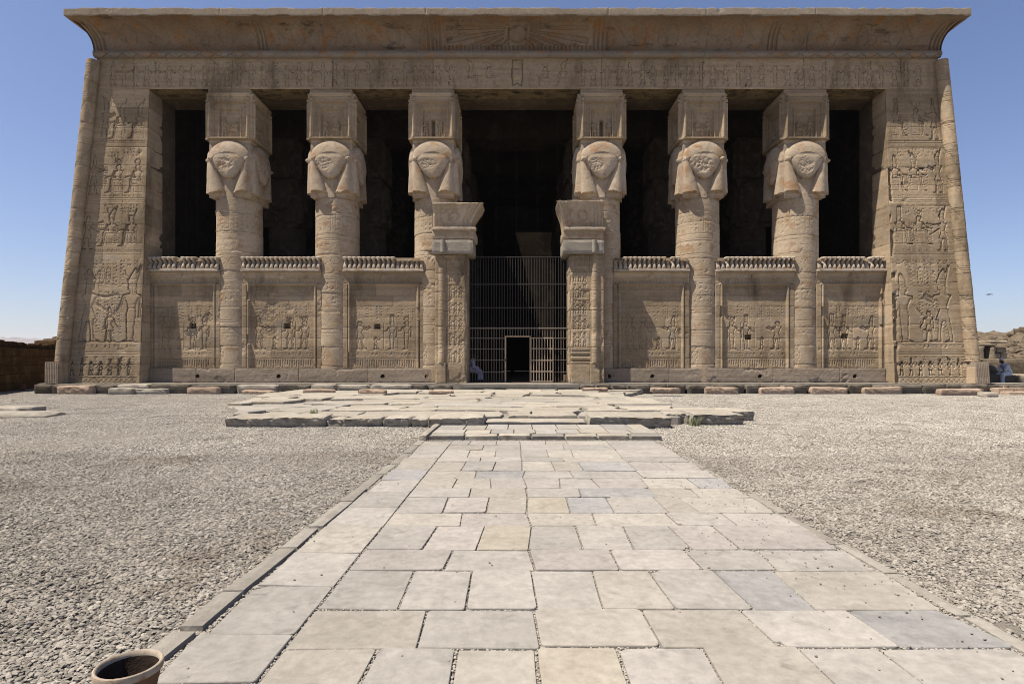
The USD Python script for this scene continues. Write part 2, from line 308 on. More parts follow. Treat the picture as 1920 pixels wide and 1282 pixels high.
# ------------------------------------------------------------------ carved reliefs: line art rasterised here, used as displacement
class Relief:
    def __init__(s, x0, x1, z0, z1, ppm=72):
        s.x0, s.z0, s.x1, s.z1, s.k = x0, z0, x1, z1, ppm
        s.W, s.H = int((x1 - x0) * ppm) + 2, int((z1 - z0) * ppm) + 2
        s.fig, s.sep, s.lin, s.gl, s.up = (Image.new('L', (s.W, s.H), 0) for _ in range(5))
        s.df, s.ds, s.dl, s.dg, s.du = (ImageDraw.Draw(i) for i in (s.fig, s.sep, s.lin, s.gl, s.up))
    def q(s, pts):
        return [((p[0] - s.x0) * s.k, (s.z1 - p[1]) * s.k) for p in pts]
    def poly(s, pts, sepw=.012):
        p = s.q(pts); s.df.polygon(p, fill=255)
        s.ds.line(p + [p[0]], fill=255, width=max(1, int(sepw * s.k)))
    def limb(s, pts, w):
        p = s.q(pts); s.df.line(p, fill=255, width=max(2, int(w * s.k)), joint='curve')
        for a in (p[0], p[-1]):
            r = w * s.k / 2; s.df.ellipse([a[0] - r, a[1] - r, a[0] + r, a[1] + r], fill=255)
    def line(s, pts, w=.02, val=255):
        s.dl.line(s.q(pts), fill=val, width=max(1, int(w * s.k)), joint='curve')
    def rect(s, x0, x1, z0, z1, w=.02):
        s.line([(x0, z0), (x1, z0), (x1, z1), (x0, z1), (x0, z0)], w)
    def disc(s, x, z, r, layer='fig'):
        a, b = s.q([(x - r, z + r), (x + r, z - r)])
        getattr(s, {'fig': 'df', 'up': 'du', 'gl': 'dg'}[layer]).ellipse([*a, *b], fill=255)
    def ring(s, x, z, rx, rz, w=.02):
        a, b = s.q([(x - rx, z + rz), (x + rx, z - rz)])
        s.dl.ellipse([*a, *b], outline=255, width=max(1, int(w * s.k)))
    def glyph(s, x, z, g, r):
        t = r.random()
        w = .9 * g
        if t < .2: s.dg.ellipse([*s.q([(x - w * .3, z + w * .3)])[0], *s.q([(x + w * .3, z - w * .3)])[0]], outline=255, width=max(1, int(.02 * s.k)))
        elif t < .4: s.dg.line(s.q([(x - w * .45, z), (x - w * .2, z + .1 * w), (x, z - .1 * w), (x + w * .2, z + .1 * w), (x + w * .45, z)]), fill=255, width=max(1, int(.022 * s.k)))
        elif t < .6: s.dg.polygon(s.q([(x - w * .4, z - w * .4), (x - w * .1, z + w * .1), (x - w * .15, z + w * .4), (x + w * .1, z + w * .45), (x + w * .15, z + .1 * w), (x + w * .4, z - w * .1), (x + w * .1, z - w * .4)]), fill=255)
        elif t < .75: s.dg.line(s.q([(x, z - w * .45), (x, z + w * .45)]), fill=255, width=max(1, int(.025 * s.k)))
        elif t < .88: s.dg.rectangle([*s.q([(x - w * .4, z + w * .14)])[0], *s.q([(x + w * .4, z - w * .14)])[0]], outline=255, width=1)
        else: s.dg.polygon(s.q([(x - w * .35, z - w * .3), (x, z + w * .4), (x + w * .35, z - w * .3)]), fill=255)
    def text(s, x0, x1, z0, z1, g=.2, r=random, cols=True):
        """a field of small signs in ruled columns (or rows)."""
        if x1 - x0 < g * .6 or z1 - z0 < g * .6: return
        n = max(1, round((x1 - x0) / g))
        for i in range(n):
            x = x0 + (i + .5) * (x1 - x0) / n
            if cols and i: s.line([(x - .5 * (x1 - x0) / n, z0), (x - .5 * (x1 - x0) / n, z1)], .014, 150)
            z = z1 - g * .5
            while z > z0 + g * .3:
                s.glyph(x, z, g * .8, r); z -= g * (.75 + .4 * r.random())
    # ---- figures, facing right when f = 1; x, z: the feet; h: height of the body
    def crown(s, x, z, h, f, kind):
        T = lambda pts: [(x + f * a * h * 1.2, z + b * h) for a, b in pts]
        if kind == 'double':
            s.poly(T([(-.07, .94), (.055, .93), (.085, 1.06), (-.085, 1.06)]))
            s.poly(T([(-.06, 1.05), (.06, 1.06), (.03, 1.14), (-.035, 1.25), (-.06, 1.25), (-.075, 1.2)]))
            s.poly(T([(-.085, 1.05), (-.15, 1.3), (-.115, 1.31), (-.05, 1.06)])); s.limb(T([(.0, 1.06), (.09, 1.12), (.12, 1.2)]), .015 * h)
        elif kind == 'white':
            s.poly(T([(-.06, .94), (.05, .94), (.04, 1.05), (-.01, 1.17), (-.045, 1.2), (-.07, 1.17), (-.075, 1.05)]))
        elif kind == 'disc':
            s.limb(T([(-.02, .96), (-.1, 1.02), (-.09, 1.15)]), .022 * h); s.limb(T([(.01, .96), (.09, 1.02), (.08, 1.15)]), .022 * h)
            s.disc(x - f * .0 * h, z + 1.07 * h, .068 * h)
        elif kind == 'bigdisc': s.disc(x, z + 1.06 * h, .09 * h)
        elif kind == 'plumes':
            s.poly(T([(-.06, .96), (-.005, .96), (-.005, 1.22), (-.03, 1.26), (-.06, 1.22)])); s.poly(T([(.005, .96), (.06, .96), (.06, 1.22), (.035, 1.26), (.005, 1.22)]))
            s.disc(x, z + 1.0 * h, .04 * h)
        elif kind == 'horns':
            s.limb(T([(0, .97), (-.1, 1.04), (-.12, 1.12)]), .02 * h); s.limb(T([(0, .97), (.1, 1.04), (.12, 1.12)]), .02 * h); s.disc(x, z + 1.04 * h, .045 * h)
        elif kind == 'red':
            s.poly(T([(-.07, .94), (.055, .93), (.085, 1.05), (-.06, 1.05), (-.12, 1.24), (-.145, 1.23), (-.09, 1.02)]))
    def head(s, x, z, h, f):
        T = lambda pts: [(x + f * a * h * 1.2, z + b * h) for a, b in pts]
        s.poly(T([(-.035, .80), (.03, .80), (.035, .86), (.062, .87), (.058, .90), (.068, .915), (.05, .955), (.0, .985), (-.045, .97), (-.065, .93)]))
        s.poly(T([(-.075, .78), (-.02, .79), (-.015, .88), (-.02, .93), (.045, .96), (.0, .992), (-.055, .975), (-.078, .9)]))
    def stand(s, x, z, h, f=1, crown='none', arms='offer', dress=False):
        T = lambda pts: [(x + f * a * h * 1.2, z + b * h) for a, b in pts]
        if dress:
            s.poly(T([(-.065, .57), (.055, .57), (.075, .46), (.06, .25), (.05, .04), (-.05, .04), (-.055, .25), (-.075, .47)]))
            s.poly(T([(-.05, .045), (.04, .045), (.12, .012), (.12, 0), (-.06, 0)]))
        else:
            s.poly(T([(-.085, .38), (-.01, .37), (-.045, .2), (-.055, .05), (.01, .018), (.01, 0), (-.115, 0), (-.105, .18)]))
            s.poly(T([(.015, .37), (.095, .38), (.1, .2), (.12, .05), (.195, .018), (.195, 0), (.065, 0), (.055, .18)]))
            s.poly(T([(-.068, .56), (.058, .56), (.13, .37), (.04, .33), (-.1, .35)]))
        s.poly(T([(-.135, .79), (-.03, .825), (.03, .825), (.135, .79), (.10, .72), (.062, .62), (.055, .555), (-.06, .555), (-.065, .62), (-.105, .72)]))
        w = .052 * h
        if arms == 'offer': s.limb(T([(.12, .775), (.15, .66), (.3, .74)]), w); s.limb(T([(-.11, .775), (.05, .70), (.27, .79)]), w); s.disc(x + f * .3 * h, z + .79 * h, .03 * h)
        elif arms == 'down': s.limb(T([(.12, .775), (.17, .60), (.25, .47)]), w); s.limb(T([(-.125, .775), (-.135, .6), (-.125, .42)]), w)
        elif arms == 'staff': s.limb(T([(.12, .775), (.16, .64), (.24, .64)]), w); s.line(T([(.25, .95), (.25, .0)]), .02 * h + .008); s.limb(T([(-.125, .775), (-.14, .6), (-.12, .44)]), w)
        elif arms == 'reach': s.limb(T([(.11, .775), (.26, .76), (.42, .80)]), w); s.limb(T([(-.1, .76), (.16, .60), (.34, .48)]), w)
        elif arms == 'bow': s.limb(T([(.11, .775), (.19, .68), (.17, .60)]), w * .9); s.limb(T([(-.11, .775), (-.2, .70), (-.05, .62)]), w * .9)
        s.head(x, z, h, f)
        s.crown(x, z, h, f, crown)
    def sit(s, x, z, h, f=1, crown='none'):
        """h: what the standing body would be."""
        T = lambda pts: [(x + f * a * h * 1.2, z + b * h) for a, b in pts]
        s.line(T([(-.17, .02), (-.17, .34), (.06, .34), (.06, .02), (-.17, .02)]), .018); s.line(T([(-.14, .08), (-.06, .08), (-.06, .2), (-.14, .2), (-.14, .08)]), .014)
        s.line(T([(-.17, .34), (-.17, .43)]), .02)
        b = -.2
        s.poly(T([(-.1, .34), (.16, .33), (.2, .36), (.19, .40), (-.02, .44), (-.1, .42)])); s.poly(T([(.12, .36), (.195, .37), (.19, .2), (.22, .05), (.31, .015), (.31, 0), (.165, 0), (.14, .18)]))
        s.poly(T([(-.15, .59), (-.04, .625), (.02, .625), (.11, .59), (.08, .52), (.05, .42), (-.08, .42), (-.115, .52)]))
        w = .052 * h
        s.limb(T([(.1, .575), (.14, .47), (.3, .43)]), w); s.limb(T([(-.12, .575), (.0, .46), (.16, .44)]), w)
        s.head(x - f * .01 * h, z + b * h, h, f)
        s.crown(x - f * .01 * h, z + b * h, h, f, crown)
    def bake(s, depth=.045, sig=.035, ld=.016, gd=.014, ud=.05, soft=.5):
        A = lambda im: np.asarray(im, np.float32) / 255
        fig = A(s.fig) > .5
        d = ndimage.distance_transform_edt(fig) / s.k
        h = -depth * fig * (.22 + .78 * np.exp(-(d / sig) ** 2))
        h -= depth * .35 * (A(s.sep) * fig)
        h -= ld * (1 - fig) * A(s.lin) + gd * (1 - fig) * A(s.gl)
        up = A(s.up) > .5
        if up.any():
            du = ndimage.distance_transform_edt(up) / s.k
            h = np.where(up, ud * np.sqrt(np.clip(du / (du.max() + 1e-6), 0, 1)) + h * .3, h)
        s.h = ndimage.gaussian_filter(h, soft).astype(np.float32)
        return s
    def __call__(s, x, z):
        c = np.stack([(s.z1 - z) * s.k, (x - s.x0) * s.k])
        return ndimage.map_coordinates(s.h, c.reshape(2, -1), order=1, mode='nearest').reshape(x.shape)

def weather(U, V, seed, amp=.012, spall=.04, at=.70):
    """worn surface: soft unevenness plus a few broken hollows."""
    p = np.stack([U * 1.3, V * 1.3, np.full_like(U, seed * 5.1)], -1)
    n = fbm(p, 4, seed)
    h = (fbm(p * 4 + 9, 3, seed + 3) - .5) * amp
    return h - spall * np.clip((n - at) * 7, 0, 1) * (.5 + fbm(p * 6, 3, seed + 5))

# ------------------------------------------------------------------ temple dimensions
YF = lambda z: 26.0 + .05 * z                 # the battered front plane
XO = lambda z: 21.1 - .065 * z                # outer edge of the corner roll
def zf(y):
    k = (CY - y) / FPX
    return (CAMZ + k * 26.0) / (1 - .05 * k)
zp = lambda y, Y: CAMZ + (CY - y) / FPX * Y
xp = lambda x, Y: (x - CX) / FPX * Y
def xf(x, z): return (x - CX) / FPX * YF(z)
Z_ARCH, Z_TOR, Z_COR = zf(167), zf(104), zf(99)
XI = 17.29                                    # inner edge of the two corner piers
YC = 27.72                                    # column axis
COLX = (3.961, 8.756, 13.525)

temple = xform('temple')
tag(temple, 'ancient Egyptian sandstone temple front with goddess-headed columns and carved screen walls', 'temple')

# ------------------------------------------------------------------ corner piers with carved registers
def warp_out(x, z):                           # the outer side leans inwards
    t = np.clip((np.abs(x) - XI) / (XO(0) - .3 - XI), 0, 1)
    return x - np.sign(x) * .065 * z * t
def pier_pos(U, V, h):
    return np.stack([warp_out(U, V), YF(V) - h, V], -1)
def make_pier(sg):
    r = random.Random(11 if sg < 0 else 12)
    x0, x1 = sorted((sg * XI, sg * (XO(0) - .3)))
    R = Relief(x0 - .1, x1 + .1, -.1, Z_ARCH + .1)
    # unwarp: picture x -> u
    def u_of(px, z):
        X = abs(xf(px, z)); W = XO(0) - .3 - XI
        return sg * (XI + (X - XI) / (1 - .065 * z / W)) if z < 50 else 0
    def Z(y): return zf(y)
    M = (lambda px: px) if sg < 0 else (lambda px: 1940 - px)
    def S(px, y): z = Z(y); return u_of(px, z), z
    fx = -sg                                     # towards the door
    ea, eb = x0 + .12, x1 - .12
    if sg > 0: ea, eb = x0 + .12, x1 - .1
    for y in (265, 269, 371, 376, 472, 477, 642, 660, 664, 707):
        R.line([(ea, Z(y)), (eb, Z(y))], .03)
    for a, b in ((176, 182), (276, 282), (380, 386)):
        R.line([(ea, Z(a)), (eb, Z(a))], .015)
    # three upper registers: offering king, two seated deities
    kings = ((194, 262), (172, 365), (160, 467)) if sg < 0 else ((1755, 262), (1763, 362), (1772, 470))
    seats = (((224, 260, 'double'), (259, 260, 'double')), ((218, 362, 'disc'), (255, 362, 'bigdisc')), ((205, 462, 'double'), (243, 462, 'red'))) if sg < 0 else \
            (((1683, 255, 'plumes'), (1722, 255, 'horns')), ((1682, 358, 'white'), (1718, 358, 'double')), ((1690, 458, 'plumes'), (1728, 458, 'disc')))
    kcr = ('double', 'white', 'none') if sg < 0 else ('plumes', 'double', 'double')
    for k in range(3):
        u, z = S(*kings[k]); R.stand(u, z, 1.6, fx, kcr[k], 'offer' if k != 2 else 'reach')
        for px, y, c in seats[k]:
            u, z = S(px, y); R.sit(u, z, 1.72, -fx, c)
        yt = (172, 274, 379)[k]
        for (q0, q1) in ((.08, .3), (.34, .55), (.62, .92)):
            a, b = ea + q0 * (eb - ea), ea + q1 * (eb - ea)
            R.text(a, b, Z(yt + 24), Z(yt + 3), .16, r)
        zb = (262, 365, 467)[k]
        R.text(ea, eb, Z(zb + 4), Z(zb), .12, r, False)
    # the great register
    if sg < 0:
        u, z = S(160, 640); R.stand(u, z, 2.72, 1, 'double', 'reach'); u, z = S(203, 640); R.stand(u, z, 1.35, 1, 'white', 'down'); u, z = S(243, 640); R.stand(u, z, 2.72, -1, 'double', 'down', True)
    else:
        u, z = S(1775, 641); R.stand(u, z, 2.72, -1, 'double', 'offer'); u, z = S(1745, 640); R.stand(u, z, 1.4, -1, 'none', 'down'); u, z = S(1699, 641); R.stand(u, z, 2.66, 1, 'white', 'down', True)
    for k in range(3):
        yb_ = (255, 355, 458)[k]
        for q in (.27, .55, .80): R.text(ea + q * (eb - ea), ea + (q + .1) * (eb - ea), Z(yb_), Z(yb_ - 42), .13, r)
    for i in range(9):
        a = ea + (.03 + i * .107) * (eb - ea); R.text(a, a + .26, Z(540 if 1 < i < 7 else 500), Z(486), .17, r)
    for i in (2, 3, 4, 5):
        a = ea + (.14 + i * .107) * (eb - ea); R.text(a, a + .26, Z(628), Z(545), .15, r)
    for i in (2, 3):
        a = ea + (.2 + i * .09) * (eb - ea); R.ring(a + .1, Z(517), .13, .42, .03)
    R.text(ea, eb, Z(657), Z(645), .2, r, False)
    # small procession and the plant border
    for i in range(7):
        a = ea + (.07 + i * .135) * (eb - ea)
        R.stand(a, Z(704), .66, fx if i < 3 else -fx, ('none', 'plumes', 'none', 'none', 'disc', 'double', 'white')[i], 'offer' if i < 3 else 'down', i > 4)
        R.text(a + .1, a + .3, Z(690), Z(668), .12, r)
    for i in range(14):
        a = ea + (i + .5) / 14 * (eb - ea); R.ring(a, Z(713), .1, .1, .03)
    R.bake(depth=.055, sig=.06, ld=.026, gd=.03)
    nW = (XO(0) - .3) - XI
    # core behind the carved stones, with the reveal towards the opening
    o0, o1 = sg * (XO(0) - .25), sg * (XO(Z_ARCH) - .25)
    i0 = sg * (XI + .012)
    yb = .045
    c8 = lambda z, xo: [(min(i0, xo), YF(z) + yb, z), (max(i0, xo), YF(z) + yb, z), (min(i0, xo), 28.75, z), (max(i0, xo), 28.75, z)]
    core = obj('corner_pier', hexa(c8(0, o0) + c8(Z_ARCH, o1)), 'jamb_inner_stone', temple, label='left corner pier with rows of carved gods' if sg < 0 else 'right corner pier with rows of carved gods')
    zs = [0.0]
    nco = 15
    for i in range(nco): zs.append((i + 1) * Z_ARCH / nco + (r.uniform(-.07, .07) if i < nco - 1 else 0))
    ex = .55 if sg > 0 else 0
    for i in range(nco):
        cuts = [x0, x0 + (.5 + (.16 if i % 2 else -.16) + r.uniform(-.08, .08)) * (x1 - x0), x1]
        for a, b in zip(cuts[:-1], cuts[1:]):
            def hf(U, V, i=i):
                h = R(U, V) + weather(U, V, i + (20 if sg < 0 else 60), .012, .05, .72)
                if sg > 0:      # the right pier's inner edge is broken away
                    d = np.abs(U) - XI
                    h = h - .13 * np.clip(1 - d / (.08 + .3 * fbm(np.stack([V * 1.7, V * 0, V * 0], -1), 3, 5)), 0, 1) * np.clip((fbm(np.stack([U * 3, V * 2.2, U * 0], -1), 3, 9) - .42) * 6, 0, 1) * (V < 10)
                return h
            obj('stone', sheet(pier_pos, hf, a, b, zs[i], zs[i + 1], .03, seed=i, gap=.004), 'sandstone', core)
    # the reveal, built of the same courses
    for i in range(nco):
        def rpos(U, V, h, s=sg):
            return np.stack([s * (XI + 0 * U) - s * h, U, V], -1)
        U0, U1 = YF((zs[i] + zs[i + 1]) / 2) + .06, 27.7
        v, f = sheet(rpos, lambda U, V, i=i: weather(U, V, i + 130, .015, .05, .7), U0, U1, zs[i], zs[i + 1], .08, seed=i + 31)
        if sg > 0: f = f[:, ::-1]
        obj('stone', (v, f), 'sandstone', core)
    return core
piers = [make_pier(-1), make_pier(1)]

# corner rolls with ribbon binding, and the fluted blocks at their feet
for sg in (-1, 1):
    zs = list(np.linspace(.98, 15.05, 15))
    part = xform('corner_roll', temple, label='rounded ' + ('left' if sg < 0 else 'right') + ' corner roll wound with carved ribbon')
    def rpos(U, V, h, s=sg):
        r_ = .27 + h
        return np.stack([s * (XO(V) - .27) + r_ * np.sin(U), YF(V) - .13 - r_ * np.cos(U), V], -1)
    for i in range(14):
        def hf(U, V, i=i):
            t = (V - .98) % 1.35
            h = -.012 * ((np.abs(t - .12) < .02) | (np.abs(t - .2) < .02) | (np.abs(t - .28) < .02))
            h = h - .016 * (np.abs(((V + sg * U * .34) % 1.35) - .75) < .035) - .012 * (np.abs(((V + sg * U * .34) % 1.35) - .86) < .02)
            return h + weather(U * .3, V, i + 7 * (sg + 2), .02, .05 if sg < 0 else .03, .66)
        obj('drum', sheet(rpos, hf, -2.5, 2.5, zs[i], zs[i + 1], .14, resv=.035, seed=i + 3, gap=.006, skirt=.08), 'sandstone', part)
    xc = sg * (XO(.4) - .2)
    v, f = cat(*[hexa([(xc + a - .03 * k, 25.45 if k == 0 else 25.5, z) if j == 0 else (xc + a - .03 * k, 26.02, z) for k, z in ((0, 0.), (1, .97)) for j in (0, 1) for a in (b - .024, b + .024)]) for b in np.arange(-.26, .27, .075)])
    base = obj('roll_base', hexa([(xc - .33, 25.5, 0), (xc + .33, 25.5, 0), (xc - .33, 26.03, 0), (xc + .33, 26.03, 0), (xc - .3, 25.53, .98), (xc + .3, 25.53, .98), (xc - .3, 26.05, .98), (xc + .3, 26.05, .98)]), 'sandstone', temple)
    obj('fluting', (v, f), 'plinth_stone', base)

# ------------------------------------------------------------------ frieze, roll moulding, cavetto cornice
half_f = XO(14.5) - .34
FR = Relief(-half_f - .1, half_f + .1, Z_ARCH - .1, Z_TOR + .1)
r = random.Random(5)
n_fig = 0
zb = zf(162)
for sg in (-1, 1):
    x = 3.1
    while x < half_f - .4:
        h = 1.02
        c = r.choice(['none', 'none', 'disc', 'none', 'double', 'plumes', 'none', 'bigdisc', 'white', 'none'])
        FR.stand(sg * x, zb, h * (.93 if c in ('double', 'plumes') else 1), -sg, c, r.choice(['offer', 'offer', 'bow', 'staff', 'offer']), r.random() < .35)
        FR.text(sg * x - .32, sg * x - .2, zf(135), zf(116), .1, r)
        x += .55 * r.uniform(.88, 1.15)
    for k, x in enumerate((1.3, 2.15)):
        FR.sit(sg * x, zb, 1.2, -sg if k else -sg, ('disc', 'double')[k])
        FR.text(sg * x - .15, sg * x + .2, zf(125), zf(114), .12, r)
FR.line([(-half_f, zf(164)), (half_f, zf(164))], .02); FR.line([(-half_f, zf(112)), (half_f, zf(112))], .015)
FR.bake(depth=.062, sig=.03, ld=.028, gd=.022)
# the goddess emblem above the door
EM = Relief(-.5, .5, Z_ARCH, Z_TOR)
EM.df.rectangle([*EM.q([(-.24, zf(112))])[0], *EM.q([(.24, zf(128))])[0]], fill=255)
EM.du.ellipse([*EM.q([(-.2, zf(131))])[0], *EM.q([(.2, zf(150))])[0]], fill=255)
EM.poly([(-.26, zf(128)), (.26, zf(128)), (.26, zf(146)), (.22, zf(162)), (0, zf(156)), (-.22, zf(162)), (-.26, zf(146))])
EM.line([(-.2, zf(152)), (0, zf(161)), (.2, zf(152))], .03)
EM.bake(depth=.10, sig=.04, ud=.10)
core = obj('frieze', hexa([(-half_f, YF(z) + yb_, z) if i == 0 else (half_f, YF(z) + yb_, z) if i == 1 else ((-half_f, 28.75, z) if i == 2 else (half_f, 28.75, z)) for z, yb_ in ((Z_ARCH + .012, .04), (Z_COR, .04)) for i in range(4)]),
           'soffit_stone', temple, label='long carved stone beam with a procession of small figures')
cuts = [-half_f] + [xf(p, 14.5) for p in (250, 435, 623, 812, 1128, 1318, 1508, 1690)] + [half_f]
def fpos(U, V, h): return np.stack([U, YF(V) - h, V], -1)
for i, (a, b) in enumerate(zip(cuts[:-1], cuts[1:])):
    def hf(U, V, i=i):
        h = np.where(np.abs(U) < .42, EM(U, V), FR(U, V))
        return h + weather(U, V, i + 200, .010, .04, .74)
    obj('stone', sheet(fpos, hf, a, b, Z_ARCH, Z_TOR - .1, .03, seed=i, gap=.008, chip=.03), 'sandstone', core)
# the underside of the beam, in two courses of slabs
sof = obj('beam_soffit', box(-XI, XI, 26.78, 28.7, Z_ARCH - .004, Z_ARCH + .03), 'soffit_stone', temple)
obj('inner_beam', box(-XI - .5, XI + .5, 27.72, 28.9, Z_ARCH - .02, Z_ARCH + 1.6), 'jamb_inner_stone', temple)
# horizontal roll
tor = xform('roll_moulding', temple, label='horizontal roll moulding under the cornice')
def tpos(U, V, h): return np.stack([V, YF(Z_TOR) - .06 - (.17 + h) * np.cos(U), Z_TOR + (.17 + h) * np.sin(U)], -1)
tc = [-(half_f + .04)] + [xf(p, 15.3) for p in (420, 690, 905, 1128, 1318, 1560)] + [half_f + .04]
for i, (a, b) in enumerate(zip(tc[:-1], tc[1:])):
    def hf(U, V, i=i):
        rib = (np.abs(((V + U * .25) % .72) - .2) < .03) | (np.abs(((V - U * .25) % .72) - .32) < .03)
        far = np.clip((np.abs(V) - 9) / 4, .15, 1)
        return -.03 * rib * far + weather(U * .2, V, i + 300, .02, .03, .66)
    v, f = sheet(tpos, hf, -1.9, 1.9, a, b, .13, resv=.04, seed=i, gap=.004)
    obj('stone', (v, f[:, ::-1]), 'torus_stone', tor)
# cavetto: profile swings forward by OV from the wall to the slab
OV, ZC1 = 1.04, zp(30, 26.775 - 1.04)
ZC2 = zp(15, 26.775 - 1.04)
Y_C = YF(Z_COR)
half_c = 795 * Y_C / FPX
def prof(t):
    return OV * (1 - np.cos(t * np.pi / 2)) ** 1.1, (ZC1 - Z_COR) * np.sin(t * np.pi / 2) ** .9
def cpos(U, V, h):
    dy, dz = prof(V)
    x = U + np.sign(U) * .52 * dy * np.clip((np.abs(U) - half_c + 1.6) / 1.6, 0, 1)
    return np.stack([x, Y_C - dy - h * np.cos(V * 1.3), Z_COR + dz - h * np.sin(V * 1.3) * .8], -1)
cc = xform('cornice', temple, label='flared cavetto cornice with a winged sun disc at its middle')
cv = [-half_c] + [xp(p, Y_C) for p in (414, 608, 798, 1141, 1325, 1512)] + [half_c]
ribs = [(-half_c, -half_c + .75)] + [tuple(xp(p, Y_C) for p in q) for q in ((480, 503), (797, 832), (1108, 1142), (1437, 1458))] + [(half_c - .75, half_c)]
def cav_h(U, V):
    h = np.zeros_like(U)
    for a, b in ribs:
        w = (U > a) & (U < b)
        h = np.where(w, -.10 * (np.cos(U / .19 * 2 * np.pi) > .35), h)
    wl, wr = xp(832, Y_C), xp(1108, Y_C)
    c = (U > wl) & (U < wr)
    h = np.where(c & (V < .16), -.07 * (np.cos(U / .19 * 2 * np.pi) > .3), h)
    h = np.where(c & (V > .8), -.07 * (np.cos(U / .21 * 2 * np.pi) > .3), h)
    ang = np.arctan2((V - .62) * 1.7, np.abs(U) + .3)
    wing = c & (V > .17) & (V < .78) & (np.abs(U) < 3.3) & (np.abs(U) > .35)
    h = np.where(wing, -.06 * (np.cos(ang * 40) > .25) - .01 * (np.abs(U) % .9 < .06), h)
    rd = np.sqrt(U ** 2 + ((V - .46) * 1.75) ** 2)
    h = np.where(rd < .40, .16 * np.sqrt(np.clip(1 - (rd / .40) ** 2, 0, 1)) + .02, h)
    for s in (-1, 1):
        ur = np.sqrt(((U - s * .52) / .1) ** 2 + ((V - .5 - .1 * np.sin((U - s * .5) * 9)) * 1.75 / .34) ** 2)
        h = np.where((ur < 1) & (rd > .4), .05 * (1 - ur ** 2) ** .5, h)
    # faint carved signs on the plain stretches
    for k, (a, b) in enumerate(((-18.5, -13.2), (-11.6, -4.4), (4.4, 11.6), (12.3, 18.6))):
        m = (U - (a + b) / 2)
        w = (U > a) & (U < b)
        g = np.minimum(np.abs(np.sqrt((np.abs(m) % 2.4 - 1.2) ** 2 + ((V - .3) * 1.75) ** 2) - .2), np.abs(np.sqrt((np.abs(m) % 1.5 - .75) ** 2 * 3 + ((V - .42) * 1.75) ** 2) - .5))
        g = np.minimum(g, np.abs(((m + (V - .4) * 1.6) % 2.0) - 1.0) + 2.0 * (V < .3))
        h = np.where(w & (g < .03), -.022, h)
    return h
for i, (a, b) in enumerate(zip(cv[:-1], cv[1:])):
    def hf(U, V, i=i):
        return cav_h(U, V) + weather(U, V * 1.75, i + 400, .018, .05, .68)
    v, f = sheet(cpos, hf, a, b, 0.0, 1.0, .04, resv=.028, gap=.004, seed=i, chip=.03)
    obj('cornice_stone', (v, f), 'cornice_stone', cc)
# backing of the cavetto and its two returns along the side walls
t = np.linspace(0, 1, 14); dy, dz = prof(t)
for sg in (-1, 1):
    vv, ff = [], []
    for k in range(14):
        vv += [(sg * (half_c + .52 * dy[k]), Y_C - dy[k], Z_COR + dz[k]), (sg * (half_c + .52 * dy[k]), 53.0, Z_COR + dz[k])]
    for k in range(13):
        q = [2 * k, 2 * k + 1, 2 * k + 3, 2 * k + 2]
        ff.append(q if sg > 0 else q[::-1])
    obj('cornice_return', (np.array(vv), np.array(ff)), 'cornice_stone', cc)
back = [(Y_C - dy[k] + .06, Z_COR + dz[k]) for k in range(14)]
vv = np.array([(s * (half_c - .05), y, z) for y, z in back for s in (-1, 1)]); ff = np.array([[2 * k, 2 * k + 1, 2 * k + 3, 2 * k + 2] for k in range(13)])
obj('cornice_backing', (vv, ff), 'cornice_stone', cc)
YS = Y_C - OV - .03
half_s = half_c + .52 * OV + .03
sl = obj('cornice_slab', cat(box(-half_s + .03, half_s - .03, YS + .07, 29.6, ZC1 + .012, ZC2 - .09), box(-half_s + .03, -half_s + 1.6, 29.6, 53.2, ZC1 + .012, ZC2 - .09), box(half_s - 1.6, half_s - .03, 29.6, 53.2, ZC1 + .012, ZC2 - .09)), 'cornice_slab_stone', temple, label='plain pale slab course along the roofline with chipped upper edge')
scut = [-half_s] + [xp(p, YS) for p in (411, 605, 798, 1141, 1325, 1530)] + [half_s]
def spos(U, V, h):
    ch = np.clip((V - (ZC2 - .06)) / .06, 0, 1)
    n = fbm(np.stack([U * 2.1, U * 0, U * 0], -1), 4, 8); n2 = noise(np.stack([U * 6.5, U * 0 + 4, U * 0], -1), 6)
    drop = .10 * np.clip((n - .53) * 8, 0, 1) * n2 + .03 * n2 * np.clip((n - .4) * 6, 0, 1)
    lowc = np.clip((ZC1 + .06 - V) / .06, 0, 1) * .05 * np.clip((fbm(np.stack([U * 1.6, U * 0 + 9, U * 0], -1), 3, 18) - .5) * 8, 0, 1)
    return np.stack([U, YS - h, V - ch * drop + lowc], -1)
for i, (a, b) in enumerate(zip(scut[:-1], scut[1:])):
    sh = [(-.0), .004, -.003, .006, -.004, .003, 0][i]
    obj('slab_stone', sheet(spos, lambda U, V, i=i: weather(U, V, i + 500, .01, .03, .7) + sh, a, b, ZC1, ZC2, .05, resv=.03, gap=.006, chip=.03, skirt=.6, seed=i), 'cornice_slab_stone', sl)
obj('cornice_underside', box(-half_s + .04, half_s - .04, YS + .08, Y_C + .3, ZC1 - .008, ZC1 + .01), 'cornice_stone', cc)

